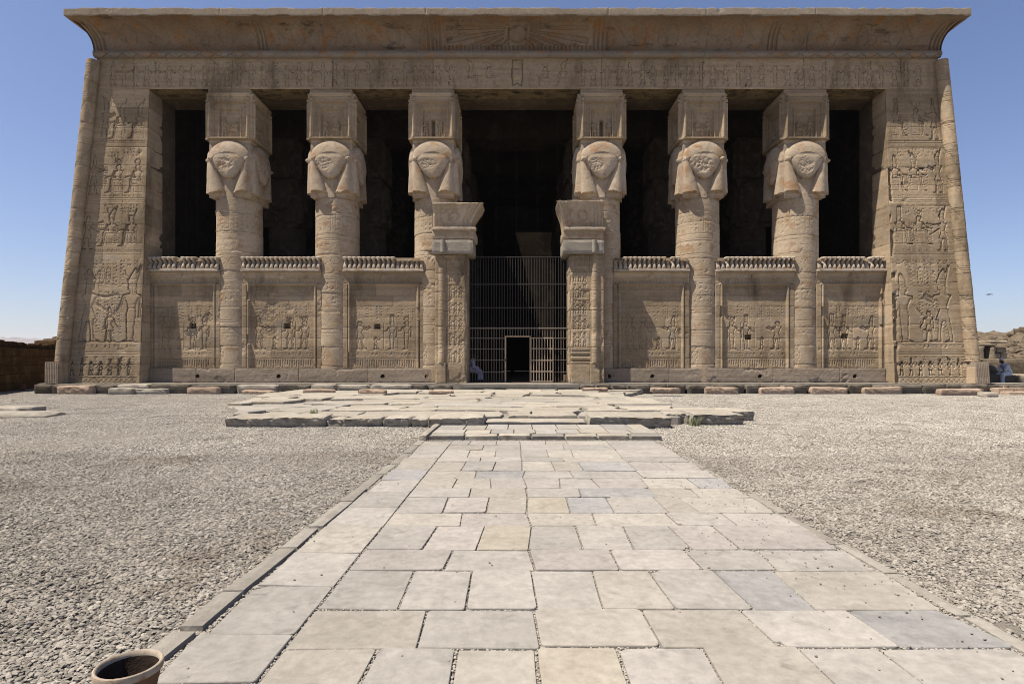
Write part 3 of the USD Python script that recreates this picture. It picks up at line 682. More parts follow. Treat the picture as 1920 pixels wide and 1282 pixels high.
# ------------------------------------------------------------------ hall behind: roof, side and back walls, floor
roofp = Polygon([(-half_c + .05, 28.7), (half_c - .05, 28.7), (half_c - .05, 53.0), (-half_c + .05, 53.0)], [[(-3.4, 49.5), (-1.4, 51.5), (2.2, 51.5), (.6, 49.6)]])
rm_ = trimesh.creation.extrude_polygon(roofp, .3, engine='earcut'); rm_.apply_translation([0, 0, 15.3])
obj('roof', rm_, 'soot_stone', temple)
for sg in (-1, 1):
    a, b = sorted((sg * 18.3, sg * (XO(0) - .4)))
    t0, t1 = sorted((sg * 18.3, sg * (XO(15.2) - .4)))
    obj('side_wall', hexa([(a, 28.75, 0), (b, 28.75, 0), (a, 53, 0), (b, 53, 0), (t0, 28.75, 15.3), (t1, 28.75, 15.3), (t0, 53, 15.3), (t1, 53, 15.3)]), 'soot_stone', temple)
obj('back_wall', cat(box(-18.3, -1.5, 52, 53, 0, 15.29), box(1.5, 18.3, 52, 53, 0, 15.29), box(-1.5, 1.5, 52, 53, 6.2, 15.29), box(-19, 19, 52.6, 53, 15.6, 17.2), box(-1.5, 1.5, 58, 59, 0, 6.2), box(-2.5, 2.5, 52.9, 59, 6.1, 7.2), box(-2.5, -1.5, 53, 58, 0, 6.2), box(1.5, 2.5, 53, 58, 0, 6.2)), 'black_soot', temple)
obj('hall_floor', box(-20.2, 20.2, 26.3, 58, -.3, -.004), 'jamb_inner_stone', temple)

# ------------------------------------------------------------------ columns with goddess heads
HEAD0, HEAD1, NAOS1, ABA1 = 8.69, 11.42, 13.55, Z_ARCH - .006
def face_h(u, v, seed, smash=1.0):
    """carved goddess head on one side of the capital; u across (-1.05..1.05), v up (0..2.73). Returns depth in front of the core face."""
    n = fbm(np.stack([u * 3.5, v * 3.5, np.full_like(u, seed * 3.3)], -1), 4, seed)
    au = np.abs(u)
    h = np.zeros_like(u)
    # wig: arch above, two lappets below
    top = np.clip(1 - (u / .99) ** 2 - (np.maximum(v - 1.80, 0) / .88) ** 2, 0, 1)
    h = np.maximum(h, np.where(v > 1.80, .31 * top ** .42, 0))
    lt = np.clip((v - .2) / 1.62, 0, 1)
    inner = .19 + .55 * lt ** 1.1
    outer = .99 - .04 * lt
    mid, hw = (inner + outer) / 2, (outer - inner) / 2
    lap = np.clip(1 - ((au - mid) / hw) ** 2, 0, 1) ** .5
    h = np.maximum(h, np.where((v <= 1.85) & (v > .12), lap * (.28 - .12 * lt), 0))
    # face: a tall broad shield, its features hacked off
    ft = np.clip((v - .86) / .80, 0, 1)
    browz = 2.05 - .24 * (u / .74) ** 2
    fw = .76 * ft ** .5
    inside = (au < fw) & (v < browz) & (v > .86)
    edge = np.clip((fw - au) / .42, 0, 1)
    full = .08 + .23 * np.sqrt(1 - (1 - edge) ** 2) - .05 * np.clip((v - 1.8) / .25, 0, 1)
    hack = np.clip(1 - ((u + .25 * math.sin(seed * 1.7) + .06) / (.50 + .12 * math.sin(seed * 2.3))) ** 2 - ((v - 1.56 - .12 * math.sin(seed * 3.1)) / (.34 + .08 * math.cos(seed * 1.3))) ** 2, 0, 1) ** .6
    p_ = np.stack([u * 4.5 + v * 3 + seed, v * 6 - u * 2, np.full_like(u, seed * 2.7)], -1)
    rough = np.abs(fbm(p_, 5, seed + 2) - .5) * .28 + .01
    h = np.where(inside, full - smash * hack * rough, h)
    # cow ears
    for s in (-1, 1):
        e = ((u - s * .86) * .97 + s * (v - 1.78) * .25) / .20, ((v - 1.78) - (u - s * .86) * s * .25) / .09
        q = np.clip(1 - e[0] ** 2 - e[1] ** 2, 0, 1)
        keep = (1.0, .3, .55)[(seed + s) % 3]
        h = np.maximum(h, np.where(q > 0, .14 + keep * .15 * q ** .5, 0))
    neck = (v < .88) & (au < inner)
    h = np.where(neck, .06 * np.clip(1 - (u / .34) ** 2, 0, 1), h)
    # ragged lower rim
    rim = .16 + .14 * noise(np.stack([u * 4 + seed, u * 0, u * 0], -1), seed)
    h = np.where((v < rim) & (au > .17), h * .25 * np.clip(v / rim, 0, 1) - .04, h)
    # hollow of the vulture cap above the wig
    h = h - .04 * np.clip((v - 2.45) / .1, 0, 1) * (top < .05)
    h = h + .06 * np.clip((v - 2.60) / .06, 0, 1)
    return h + (n - .5) * .03
def naos_h(u, v, seed, door):
    """little shrine front: corner posts, frame, sunk panel with figures. v 0..2.13"""
    au = np.abs(u)
    h = np.full_like(u, .03)
    post = np.clip(1 - ((au - .90) / .07) ** 2, 0, 1) ** .5
    h = np.maximum(h, .03 + .14 * post)
    h = np.where((au < .80) & (v > .1) & (v < 1.95), .03, h)
    h = np.where((au < .74) & (v > .1) & (v < 1.72), -.045, h)
    h = np.where((au > .50) & (au < .56) & (v > .1) & (v < 1.46), .02, h)
    h = np.where((au < .50) & (v > .1) & (v < 1.40), -.12, h)
    h = np.where((np.abs(v - 1.95) < .03) | (np.abs(v - 1.74) < .02), .05, h) * (au < 2)
    h = np.where(v > 2.0, .05 + .07 * np.clip((v - 2.0) / .13, 0, 1), h)
    h = np.where(v < .07, .15, h)
    return h
NR = []
for k, kind in enumerate(('a', 'b', 'door')):
    R = Relief(-1.1, 1.1, 0, 2.2, 80)
    rr = random.Random(40 + k)
    if kind == 'door':
        R.du.rectangle([*R.q([(-.2, 1.0)])[0], *R.q([(.2, .1)])[0]], fill=255)
        for s in (-1, 1): R.stand(s * .36, .1, .72, -s, 'none', 'offer')
    else:
        R.stand(-.28 if k else .26, .12, .8, 1 if k else -1, 'white', 'offer'); R.sit(.24 if k else -.24, .14, .9, -1 if k else 1, 'none')
        R.rect(-.46, -.02, .1, .14)
    R.text(-.72, -.56, .15, 1.35, .13, rr); R.text(.56, .72, .15, 1.35, .13, rr)
    R.text(-.46, .46, 1.05, 1.36, .13, rr)
    R.bake(depth=-.11, sig=.05, ld=.025, gd=.03, ud=.09)
    if kind == 'door':
        U_, V_ = np.meshgrid(np.arange(R.W) / R.k + R.x0, R.z1 - np.arange(R.H) / R.k)
        R.h = np.where((np.abs(U_) < .085) & (V_ > .1) & (V_ < .92), -.28, R.h)
    NR.append(R)
def four_sided(hfun, half, height, nu, nv, blend=.10, cap=True):
    vs, fs, off = [], [], 0
    u = np.linspace(-half, half, nu + 1); v = np.linspace(0, height, nv + 1)
    for k in range(4):
        U, V = np.meshgrid(u, v, indexing='ij')
        h = hfun(U, V, k)
        edge = np.clip((half - np.abs(U)) / blend, 0, 1)
        h = h * edge ** .5
        d = half + h
        ca, sa = math.cos(k * math.pi / 2), math.sin(k * math.pi / 2)
        x, y = U * ca + d * sa, U * sa - d * ca
        q = np.arange(U.size).reshape(U.shape) + off
        vs.append(np.stack([x, y, V], -1).reshape(-1, 3)); fs.append(np.stack([q[:-1, :-1], q[1:, :-1], q[1:, 1:], q[:-1, 1:]], -1).reshape(-1, 4)); off += U.size
        if cap:
            for row, flip in ((0, True), (-1, False)):
                c = len(q); ring = q[:, row]; vs.append(np.array([[0, 0, V[0, row]]])); tri = np.stack([ring[:-1], ring[1:], np.full(nu, off), np.full(nu, off)], 1)
                fs.append(tri[:, ::-1] if flip else tri); off += 1
    return np.vstack(vs), np.vstack(fs)
def shaft_r(z): return 1.075 - .05 * np.clip(z / HEAD0, 0, 1)
def make_column(parent, name, seed, kind, fine, mats, label=None):
    col = xform(name, parent, None, 0, label)
    r = random.Random(seed)
    R = Relief(-3.4, 3.4, 0, HEAD0 + .1, 60 if fine else 20)
    for z in (8.3, 8.05, 7.0, 6.75, 6.68, 6.05, 5.98, 4.9, 4.83, 3.55, 2.9, 2.82, 2.3, 1.7): R.line([(-3.4, z), (3.4, z)], .022)
    R.text(-3.3, 3.3, 7.1, 7.95, .22, r, True); R.text(-3.3, 3.3, 6.1, 6.6, .3, r, False)
    for i in range(12):
        x = -3.1 + i * .55; R.ring(x, 5.7 + .0, .2, .17, .03); R.ring(x + .27, 2.55, .16, .2, .025)
    R.text(-3.3, 3.3, 4.95, 5.4, .3, r, False); R.text(-3.3, 3.3, 3.65, 4.75, .24, r)
    for i in range(6):
        R.stand(-2.8 + i * 1.1, 3.0 - .0, .5, 1, 'none', 'offer'); R.stand(-2.6 + i * 1.1, .78, .8, 1 if i % 2 else -1, 'disc', 'staff', i % 2 == 0)
    R.bake(depth=.035, sig=.022, ld=.02, gd=.018)
    zs = [0.0]
    while zs[-1] < HEAD0 - .6: zs.append(zs[-1] + r.uniform(.78, .98))
    zs[-1] = HEAD0
    for i in range(len(zs) - 1):
        ecc = (r.uniform(-.012, .012), r.uniform(-.012, .012)); broke = r.random() < .3
        def pos(U, V, h):
            rr_ = shaft_r(V) + h
            return np.stack([rr_ * np.sin(U) + ecc[0], -rr_ * np.cos(U) + ecc[1], V], -1)
        def hf(U, V, i=i):
            return R(U, V) + weather(U, V, seed * 13 + i, .012, .07 if broke else .03, .62 if broke else .72)
        obj('drum', sheet(pos, hf, -np.pi, np.pi, zs[i], zs[i + 1], .045 if fine else .12, resv=.04 if fine else .12, gap=.004, seed=seed + i, chip=.02), mats[0], col)
    nu = 64 if fine else 26
    hv = four_sided(lambda U, V, k: face_h(U, V, seed * 4 + k), .97, HEAD1 - HEAD0, nu, int(nu * 1.3), .09)
    hv = (hv[0] + [0, 0, HEAD0], hv[1]); hv[0][:, :2] *= 1.0
    obj('goddess_head', hv, mats[1], col)
    nk = {'a': 0, 'b': 1, 'door': 2}[kind]
    nv_ = four_sided(lambda U, V, k: naos_h(U, V, seed, kind == 'door') + NR[nk if k == 0 else 0](U, V) * ((V > .09) & (V < 1.5)) + weather(U, V, seed + k + 900, .012, .03, .7), 1.01, NAOS1 - HEAD1, 72 if fine else 20, 72 if fine else 20, .02)
    obj('shrine_block', (nv_[0] + [0, 0, HEAD1], nv_[1]), mats[2], col)
    obj('abacus', rough_block(-1.0, 1.0, -1.02, 1.02, NAOS1 - .01, ABA1, .02, seed, .15), mats[3], col)
    return col
def place(p, loc):
    UsdGeom.Xformable(p).AddTranslateOp().Set(Gf.Vec3d(*map(float, loc)))
order = (('first column from the left', 'b'), ('second column from the left', 'b'), ('column just left of the doorway', 'door'), ('column just right of the doorway', 'door'), ('second column from the right', 'a'), ('last column on the right', 'a'))
xs = [-COLX[2], -COLX[1], -COLX[0], COLX[0], COLX[1], COLX[2]]
for i, x in enumerate(xs):
    c = make_column(temple, 'column', i + 1, order[i][1], True, ('sandstone_warm', 'sandstone_painted', 'sandstone', 'sandstone'), 'goddess-headed ' + order[i][0])
    place(c, (x, YC, 0))
proto = None
for row in range(3):
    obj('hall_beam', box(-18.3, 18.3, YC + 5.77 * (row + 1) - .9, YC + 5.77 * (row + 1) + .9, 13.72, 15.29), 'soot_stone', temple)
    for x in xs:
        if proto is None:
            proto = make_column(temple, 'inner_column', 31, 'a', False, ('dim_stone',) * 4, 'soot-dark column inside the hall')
            place(proto, (x, YC + 5.77, 0)); first = proto
        else:
            c = xform('inner_column', temple, None)
            c.GetReferences().AddInternalReference(first.GetPath()); c.SetInstanceable(True)
            c.SetCustomDataByKey('label', 'soot-dark column inside the hall')
            op = UsdGeom.Xformable(c).GetOrderedXformOps()
            UsdGeom.XformCommonAPI(c).SetTranslate(Gf.Vec3d(x, YC + 5.77 * (row + 1), 0))

# ------------------------------------------------------------------ screen walls between the columns
YP = 26.86
SCREENS = [(278, 412), (453, 602), (643, 795), (1150, 1293), (1342, 1490), (1532, 1665)]
Z_PL, Z_L0, Z_L1, Z_S = .68, zp(511, YP), zp(506, YP), zp(481, YP)
def uraeus(x, y, z, s):
    return organic([[(x, y - .10, z + .03, .062 * s), (x, y - .11, z + .22, .078 * s)], [(x, y - .11, z + .22, .078 * s), (x, y - .05, z + .40, .062 * s)],
                    [(x, y - .05, z + .40, .06 * s), (x, y - .15, z + .46, .05 * s)], [(x, y - .03, z + .5, .085 * s), (x, y - .08, z + .56, .075 * s)]], .05, 3)
UR = organic([[(-.03, -.17, .05, .060), (.03, -.17, .05, .060), (0, -.16, .15, .075)], [(0, -.16, .15, .075), (0, -.03, .36, .07)], [(0, .05, .1, .09), (0, .05, .4, .085)],
              [(0, -.02, .40, .06), (0, -.23, .47, .05)], [(-.035, -.20, .56, .072), (.035, -.20, .56, .072), (-.03, .05, .56, .085), (.03, .05, .56, .085)]], .06, 2)
UR_V, UR_F = np.array(UR.vertices), np.array(UR.faces)
for si, (p0, p1) in enumerate(SCREENS):
    x0, x1 = xp(p0, 26.75), xp(p1, 26.75)
    r = random.Random(70 + si)
    where = ('leftmost', 'second from the left', 'left of the doorway', 'right of the doorway', 'second from the right', 'rightmost')[si]
    core = obj('screen_wall', box(x0 + .02, x1 - .02, YP + .27, 27.6, 0, Z_S - .02), 'sandstone', temple, label='carved screen wall topped by a row of cobras, ' + where)
    R = Relief(x0 - .1, x1 + .1, Z_PL - .1, Z_L0 + .1)
    fx = 1 if si < 3 else -1
    a, b = x0 + .42, x1 - .42
    W = b - a
    zb = zp(655, YP)
    fr = [(.12, 1, 'white' if si % 2 else 'none', 'offer', 1.35), (.37, 1, 'none', 'offer', .6), (.63, -1, ('disc', 'disc', 'plumes', 'disc', 'plumes', 'plumes')[si], 'staff', 1.32), (.86, -1, ('double', 'disc', 'bigdisc', 'double', 'disc', 'plumes')[si], 'staff', 1.35)]
    for t, f, c, arm, h in fr:
        R.stand(a + (t if fx > 0 else 1 - t) * W, zb, h, f * fx, c, arm, t > .5 and (si + int(t * 10)) % 2 == 0)
    for i in range(6):
        q = a + (i + .2) / 6 * W; R.text(q, q + W / 8, zp(600, YP), zp(572, YP), .15, r)
    R.text(a, b, zp(556, YP), zp(544, YP), .2, r, False); R.text(a, b, zp(668, YP), zp(660, YP), .17, r, False)
    R.line([(a, zp(657, YP)), (b, zp(657, YP))], .025); R.line([(a, zp(672, YP)), (b, zp(672, YP))], .02); R.line([(a, zp(560, YP)), (b, zp(560, YP))], .02)
    for i in range(int(W / .11)):
        q = a + (i + .5) * .11; R.line([(q, zp(675, YP)), (q + r.uniform(-.01, .01), zp(675 + r.uniform(8, 15), YP))], .05)
    for i in range(int(W / .16)): R.line([(x0 + .3 + i * .16, zp(530, YP)), (x0 + .3 + i * .16, zp(524, YP))], .05)
    R.disc((x0 + x1) / 2, zp(518, YP), .14, 'up')
    R.bake(depth=.06, sig=.035, ld=.03, gd=.022, ud=.06)
    hole = {0: (361, 611), 1: (538, 611), 2: (707, 612), 4: (1403, 632), 5: (1584, 630)}.get(si)
    def hf(U, V, si=si, x0=x0, x1=x1, R=R, hole=hole):
        e = np.minimum(U - x0, x1 - U)
        ztop = zp(533, YP)
        h = R(U, V) + weather(U, V, si + 600, .014, .05, .68)
        h = h + np.where(e < .20, .10, 0) * (V < ztop + .02)
        rollp = np.clip(1 - ((e - .29) / .075) ** 2, 0, 1) ** .5
        worn = noise(np.stack([V * 1.5, V * 0 + si * 9, np.sign(U - (x0 + x1) / 2) * 3], -1), si)
        h = np.where((rollp > 0) & (V < ztop), np.maximum(h, (.13 if si > 0 else .1) * rollp * np.where(worn > .2, 1, .35)), h)
        rt = np.clip(1 - ((V - ztop) / .06) ** 2, 0, 1) ** .5
        h = np.where((rt > 0) & (e > .2), np.maximum(h, .12 * rt), h)
        t = np.clip((V - ztop - .06) / (Z_L0 - ztop - .06), 0, 1)
        h = np.where(V > ztop + .06, h + .03 + .15 * (1 - np.sqrt(1 - t ** 2 * .99)), h)
        if hole:
            hx, hz = xp(hole[0], YP), zp(hole[1], YP)
            h = np.where((np.abs(U - hx) < .15) & (np.abs(V - hz) < .12), -.24, h)
        return h
    ppos = lambda U, V, h: np.stack([U, YP - h, V], -1)
    zz = [Z_PL] + [zp(y, YP) for y in (672, 652, 634, 614, 594, 575, 555, 533)] + [Z_L0]
    for i in range(len(zz) - 1):
        n = 2 if i < 8 else 1
        cuts = [x0, x0 + (.38 if i % 2 else .62) * (x1 - x0) + r.uniform(-.3, .3), x1] if n == 2 else [x0, x1]
        for c0, c1 in zip(cuts[:-1], cuts[1:]):
            obj('stone', sheet(ppos, hf, c0, c1, zz[i], zz[i + 1], .027, gap=.003, seed=i + si, chip=.012, skirt=.06), 'sandstone', core)
    # ledge, broken along its lip
    def lpos(U, V, h): return np.stack([U, YP - .21 * np.cos(V * 1.2) ** .25 - h, Z_L0 + (Z_L1 - Z_L0) * (V + 1.3) / 2.6], -1)
    lv = rough_block(x0 + .0, x1 - .0, YP - .29, YP + .3, Z_L0 + .004, Z_L1 + .02, .035, si, .1)
    obj('ledge', lv, 'ledge_stone', core)
    obj('cobra_backing', rough_block(x0 + .03, x1 - .03, YP + .0, YP + .5, Z_L1 + .02, Z_S - .05, .03, si + 9, .14), 'sandstone', core)
    n = int((x1 - x0) / .215)
    for i in range(n):
        sx = x0 + (i + .5) / n * (x1 - x0)
        broken = (si == 2 and i > n - 7) or (si == 3 and (i in (0, 1) or i > n - 3)) or (si == 4 and i < 2) or (si == 5 and i in (0, n - 1, n - 5)) or r.random() < .05
        v = UR_V * [1.08, 1, (Z_S - Z_L1 - .02) / .66]
        v = v + (noise(v * 9 + i, i) - .5)[:, None] * .02
        if broken: v = np.c_[v[:, :2] * [1, .8], np.minimum(v[:, 2], .36 + .05 * noise(v * 12, i))]
        obj('cobra', (v + [sx, YP + .0, Z_L1 + .015], UR_F), 'ledge_stone', core, smooth=True)

# plinth that the screens stand on, in long blocks with round drain holes
for sg, (pa, pb), joints, holes in ((-1, (262, 815), (368, 440, 560, 690), (370, 522, 717, 800)), (1, (1133, 1676), (1255, 1450, 1575), (1142, 1223, 1425, 1603))):
    YPL = 26.64
    a, b = (-XI + .004, xp(815, YPL)) if sg < 0 else (xp(1133, YPL), XI - .004)
    pl = obj('plinth', box(a, b, YPL + .05, 27.6, 0, Z_PL - .02), 'soot_stone', temple, label='plain plinth with drain holes ' + ('left' if sg < 0 else 'right') + ' of the doorway')
    cuts = [a] + [xp(j, YPL) for j in joints] + [b]
    hs = [(xp(h, YPL), .30, .085) for h in holes]
    def hf(U, V, hs=hs, sg=sg):
        h = weather(U, V, 720 + sg, .02, .05, .66)
        for hx, hz, hr in hs: h = np.where((U - hx) ** 2 + (V - hz) ** 2 < hr ** 2, -.4, h)
        return h
    # front carved, top as a flat shelf
    def plpos(U, V, h):
        return np.stack([U, YPL - h, np.minimum(V, Z_PL)], -1)
    for i, (c0, c1) in enumerate(zip(cuts[:-1], cuts[1:])):
        obj('stone', sheet(plpos, hf, c0, c1, 0.0, Z_PL, .03, gap=.004, seed=i + 44, chip=.03, skirt=.04), 'plinth_stone', pl)
    obj('plinth_top', box(a, b, YPL + .012, 27.0, Z_PL - .03, Z_PL - .006), 'plinth_stone', pl)

# ------------------------------------------------------------------ doorway piers with broken lintel stubs
def make_jamb(sg):
    r = random.Random(90 + sg)
    YJ = 25.95
    xi, xo = (xp(875, YJ), xp(815, YJ)) if sg < 0 else (xp(1068, YJ), xp(1133, YJ))
    x0, x1 = min(xi, xo), max(xi, xo)
    ZT = zp(476, YJ)
    core = obj('door_pier', hexa([(x0 + .02, YJ + .05, 0), (x1 - .02, YJ + .05, 0), (x0 + .02, 27.9, 0), (x1 - .02, 27.9, 0), (x0 + .02, YJ + .2, ZT - .03), (x1 - .02, YJ + .2, ZT - .03), (x0 + .02, 27.9, ZT - .03), (x1 - .02, 27.9, ZT - .03)]),
               'sandstone', temple, label=('left' if sg < 0 else 'right') + ' pier of the broken doorway')
    R = Relief(x0 - .1, x1 + .1, 0, ZT + .1)
    fa, fb = sorted((xi - sg * -.08, xi + sg * .92))
    fa, fb = fa + .03, fb - .05
    for k in range(7):
        z0_ = .95 + k * .74
        R.line([(fa, z0_ - .05), (fb, z0_ - .05)], .025)
        if k < 1 and sg > 0: continue
        for q, f in ((.2, 1), (.5, -1), (.8, -1)):
            R.stand(fa + q * (fb - fa), z0_, .52, f, r.choice(['disc', 'double', 'none', 'plumes']), 'offer' if q < .3 else 'staff', r.random() < .4)
        R.text(fa + .3 * (fb - fa), fb, z0_ + .5, z0_ + .66, .1, r)
    R.bake(depth=.04, sig=.03, ld=.022, gd=.018)
    tx = xi + sg * 1.16
    def hf(U, V):
        h = R(U, V) + weather(U, V, 800 + sg, .018, .06, .66)
        t = np.clip(1 - ((U - tx) / .14) ** 2, 0, 1) ** .5
        h = np.where((t > 0) & (V > .95) & (V < (5.3 if sg < 0 else 9)), h + .13 * t - .01 * (np.abs((V % .3) - .15) < .02), h)
        h = np.where((np.abs(U - tx) < .2) & (V < .95), h + .09, h)
        d = np.abs(U - xi)
        h = h - .10 * np.clip(1 - d / (.03 + .14 * fbm(np.stack([V * 2.3, V * 0, V * 0 + sg], -1), 3, 15)), 0, 1)
        if sg < 0: h = h - .25 * np.clip((V - 5.2) / .2, 0, 1) * np.clip((fbm(np.stack([U * 2.2, V * 2.2, U * 0], -1), 3, 4) - .45) * 6, 0, 1) * (np.abs(U - xi) > .55)
        if sg > 0: h = h - .06 * ((V > .9) & (V < 1.5)) * np.clip((np.sin(V * 26) + .2), 0, 1) * (np.abs(U - xi) < .95)
        return h
    jp = lambda U, V, h: np.stack([U, YJ + .025 * V - h, V], -1)
    zs = list(np.linspace(0, ZT, 8)); zs = [zs[0]] + [z + r.uniform(-.08, .08) for z in zs[1:-1]] + [zs[-1]]
    for i in range(7):
        cuts = [x0, tx - sg * .22, x1] if i % 2 == 0 else [x0, x1]
        cuts = sorted(cuts)
        for a, b in zip(cuts[:-1], cuts[1:]):
            obj('stone', sheet(jp, hf, a, b, zs[i], zs[i + 1], .026, gap=.005, seed=i, chip=.03, skirt=.1), 'sandstone', core)
    # side towards the door
    for i in range(7):
        sp = lambda U, V, h: np.stack([xi - sg * h + 0 * U, U, V], -1)
        v, f = sheet(sp, lambda U, V: weather(U, V, 850 + i, .02, .06, .64), YJ + .05 + .025 * zs[i], 27.85, zs[i], zs[i + 1], .07, seed=i + 5, chip=.04, skirt=.05)
        obj('stone', (v, f if sg < 0 else f[:, ::-1]), 'sandstone', core)
    # broken lintel: grey block, roll course, flared cap
    st = xform('lintel_stub', temple, label='broken lintel stub with flared cap on the ' + ('left' if sg < 0 else 'right') + ' door pier')
    X = lambda p: xp(p, YJ)
    if sg < 0: g, t_, cp = (810, 888), (810, 891), (812, 884, 907)
    else: g, t_, cp = (1055, 1133), (1055, 1132), (1132, 1056, 1043)
    z1, z2, z3 = zp(449, YJ), zp(426, YJ), zp(381 if sg < 0 else 378, YJ)
    obj('lintel_block', rough_block(X(g[0]), X(g[1]), YJ - .1, 27.6, ZT + .004, z1 - .006, .05, 7 + sg, .13), 'grey_stone', st)
    obj('roll', cat(tube((X(g[0]) + (.5 if sg < 0 else 1.43), YJ - .09, ZT + .06), (X(g[0]) + (.5 if sg < 0 else 1.43), YJ - .09, z1 - .03), .1, None, 14)), 'grey_stone', st)
    obj('roll_course', rough_block(X(t_[0]), X(t_[1]), YJ - .04, 27.5, z1 + .004, z2 - .05, .05, 17 + sg, .13), 'sandstone_warm', st)
    obj('roll', rough_block(X(t_[0]) - .0, X(t_[1]) + .07, YJ - .16, YJ + .2, z2 - .17, z2 - .006, .05, 27 + sg, .08), 'ledge_stone', st)
    # the cap: front swings forward, inner end swings out
    t = np.linspace(0, 1, 15)
    base = X(cp[1]); out = X(cp[2]) - base
    def cap(U, V, h):
        d, z = .42 * (1 - np.cos(V * np.pi / 2)), z2 + (z3 - z2 - .0) * V
        x = X(cp[0]) + (base + out * (1 - np.cos(V * np.pi / 2)) - X(cp[0])) * U
        return np.stack([x, YJ + .05 - d - h, z - .10 * np.clip((V - .85) / .15, 0, 1) * (fbm(np.stack([U * 4, U * 0, U * 0 + sg], -1), 3, 21) + (.8 if sg < 0 else 0) * (1 - U) * .6)], -1)
    def ch(U, V):
        w = np.abs(base - X(cp[0]))
        fl = -.03 * (.5 + .5 * np.cos(U * w / .15 * 2 * np.pi)) * ((U < .25) | (U > .75))
        rd = np.abs(np.sqrt(((U - .5) * w) ** 2 + ((V - .45) * 1.1) ** 2) - .2)
        return fl - .03 * (rd < .035) + weather(U * w, V, 870 + sg, .03, .08, .62)
    v, f = sheet(cap, ch, 0, 1, 0, 1, .018, resv=.028, gap=0, chip=.05, skirt=.25, seed=3)
    vv = [(v, f if sg < 0 else f[:, ::-1])]
    def inner(U, V, h):
        d = .42 * (1 - np.cos(V * np.pi / 2))
        x = base + out * (1 - np.cos(V * np.pi / 2)) - sg * (h - .02)
        return np.stack([x, (YJ + .05 - d) + U * (27.4 - (YJ + .05 - d)), z2 + (z3 - z2 - .06) * V], -1)
    v, f = sheet(inner, lambda U, V: weather(U * 1.5, V, 880, .03, .06, .64), 0, 1, 0, 1, .07, gap=0, skirt=.1)
    vv.append((v, f if sg < 0 else f[:, ::-1]))
    obj('flared_cap', cat(*vv), 'sandstone_warm', st)
    xa, xb = sorted((X(cp[0]), base + out * .92))
    obj('cap_top', rough_block(xa + .03, xb - .03, YJ - .30, 27.4, z3 - .16, z3 - .03, .05, 33 + sg, .14), 'ledge_stone', st)
make_jamb(-1); make_jamb(1)
# threshold
obj('threshold', rough_block(xp(862, 25.6), xp(1085, 25.6), 25.35, 27.4, -.3, -.006, .03, 3, .15), 'kerb_stone', temple)

# ------------------------------------------------------------------ foundation course of dark rough blocks
fd = xform('foundation', temple, label='course of rough dark blocks along the foot of the temple')
r = random.Random(3)
x = -21.6
while x < 23.4:
    w = r.choice([.7, .9, 1.1, 1.5, 1.9])
    if not (xp(850, 25.5) - .2 < x + w / 2 < xp(1090, 25.5) + .2):
        y0 = 25.25 + r.uniform(-.12, .14)
        top = -.012 - r.random() * .05
        obj('block', rough_block(x + .02, x + w - .02, y0, 26.6, -.75, top, .07, int(x * 10) + 900, .14, r.uniform(-.02, .02), (0, 0), .15), 'dark_rubble' if r.random() < .8 else 'terrace_stone', fd)
    x += w
obj('foundation_top', box(-21.7, 23.3, 25.75, 26.6, -.3, -.0065), 'terrace_stone', fd)

# ------------------------------------------------------------------ iron gate
YG = 27.15
gate = xform('metal_gate', None, (0, 0, 0))
tag(gate, 'tall barred metal gate with an open door leaf, filling the temple doorway', 'gate')
gx0, gx1 = xp(871, YG), xp(1072, YG)
zt, zm = zp(482, YG), zp(615, YG)
dx0, dx1, dz = xp(949, YG), xp(993, YG), zp(632, YG)
def bar(x0, x1, z0, z1, m, name='bar', t=.016, y=YG): obj(name, box(x0, x1, y - t, y + t, z0, z1), m, gate)
for i in range(41):
    x = gx0 + (gx1 - gx0) * i / 40
    bar(x - .012, x + .012, zm + .02, zt, 'brown_paint', 'upper_bar', .012)
n = 40
for i in range(n + 1):
    x = gx0 + (gx1 - gx0) * i / n
    lo = .02
    if dx0 - .03 < x < dx1 + .03: lo = dz + .06
    bar(x - .012, x + .012, lo, zm - .02, 'pale_paint', 'lower_bar', .012)
for k, y in enumerate((482, 533, 577)): bar(gx0, gx1, zp(y, YG) - .02, zp(y, YG) + .02, 'brown_paint', 'upper_rail', .022)
bar(gx0, gx1, zm - .03, zm + .03, 'pale_paint', 'rail', .03)
for y in (634, 654, 675, 697):
    z = zp(y, YG)
    for a, b in ((gx0, dx0 - .04), (dx1 + .04, gx1)): bar(a, b, z - .018, z + .018, 'pale_paint', 'rail', .022)
for a, b, z0, z1 in ((dx0 - .06, dx0, 0, dz + .05), (dx1, dx1 + .05, 0, dz + .05), (dx0, dx1, dz, dz + .06)): bar(a, b, z0 + .004, z1, 'door_paint', 'door_frame', .04)
leaf = xform('door_leaf', gate, (dx1 + .06, YG - .09, 0), -4)
lw = xp(1035, YG) - dx1 - .02
for i in range(9):
    x = lw * i / 8
    obj('leaf_bar', box(x - .017, x + .017, -.014, .014, .05, dz - .02), 'cream_paint', leaf)
for z in (.05, .52, 1.05, 1.6, dz - .04): obj('leaf_rail', box(0, lw, -.02, .02, z - .022, z + .022), 'cream_paint', leaf)
obj('latch', box(dx0 - .05, dx0 + .02, YG - .08, YG - .045, 1.0, 1.12), 'brown_paint', gate)
# netting wires in the openings
for k, (px, y) in enumerate(((930, 182), (969, 182), (1008, 182), (1046, 182), (349, 205), (371, 205), (541, 200), (720, 200), (1215, 200), (1405, 200), (1590, 205))):
    x = xp(px, 28.6)
    w = obj('netting_wire', tube((x, 28.6, zp(480, 28.6)), (x, 28.6, Z_ARCH - .02), .003, None, 5), 'brown_paint', temple)

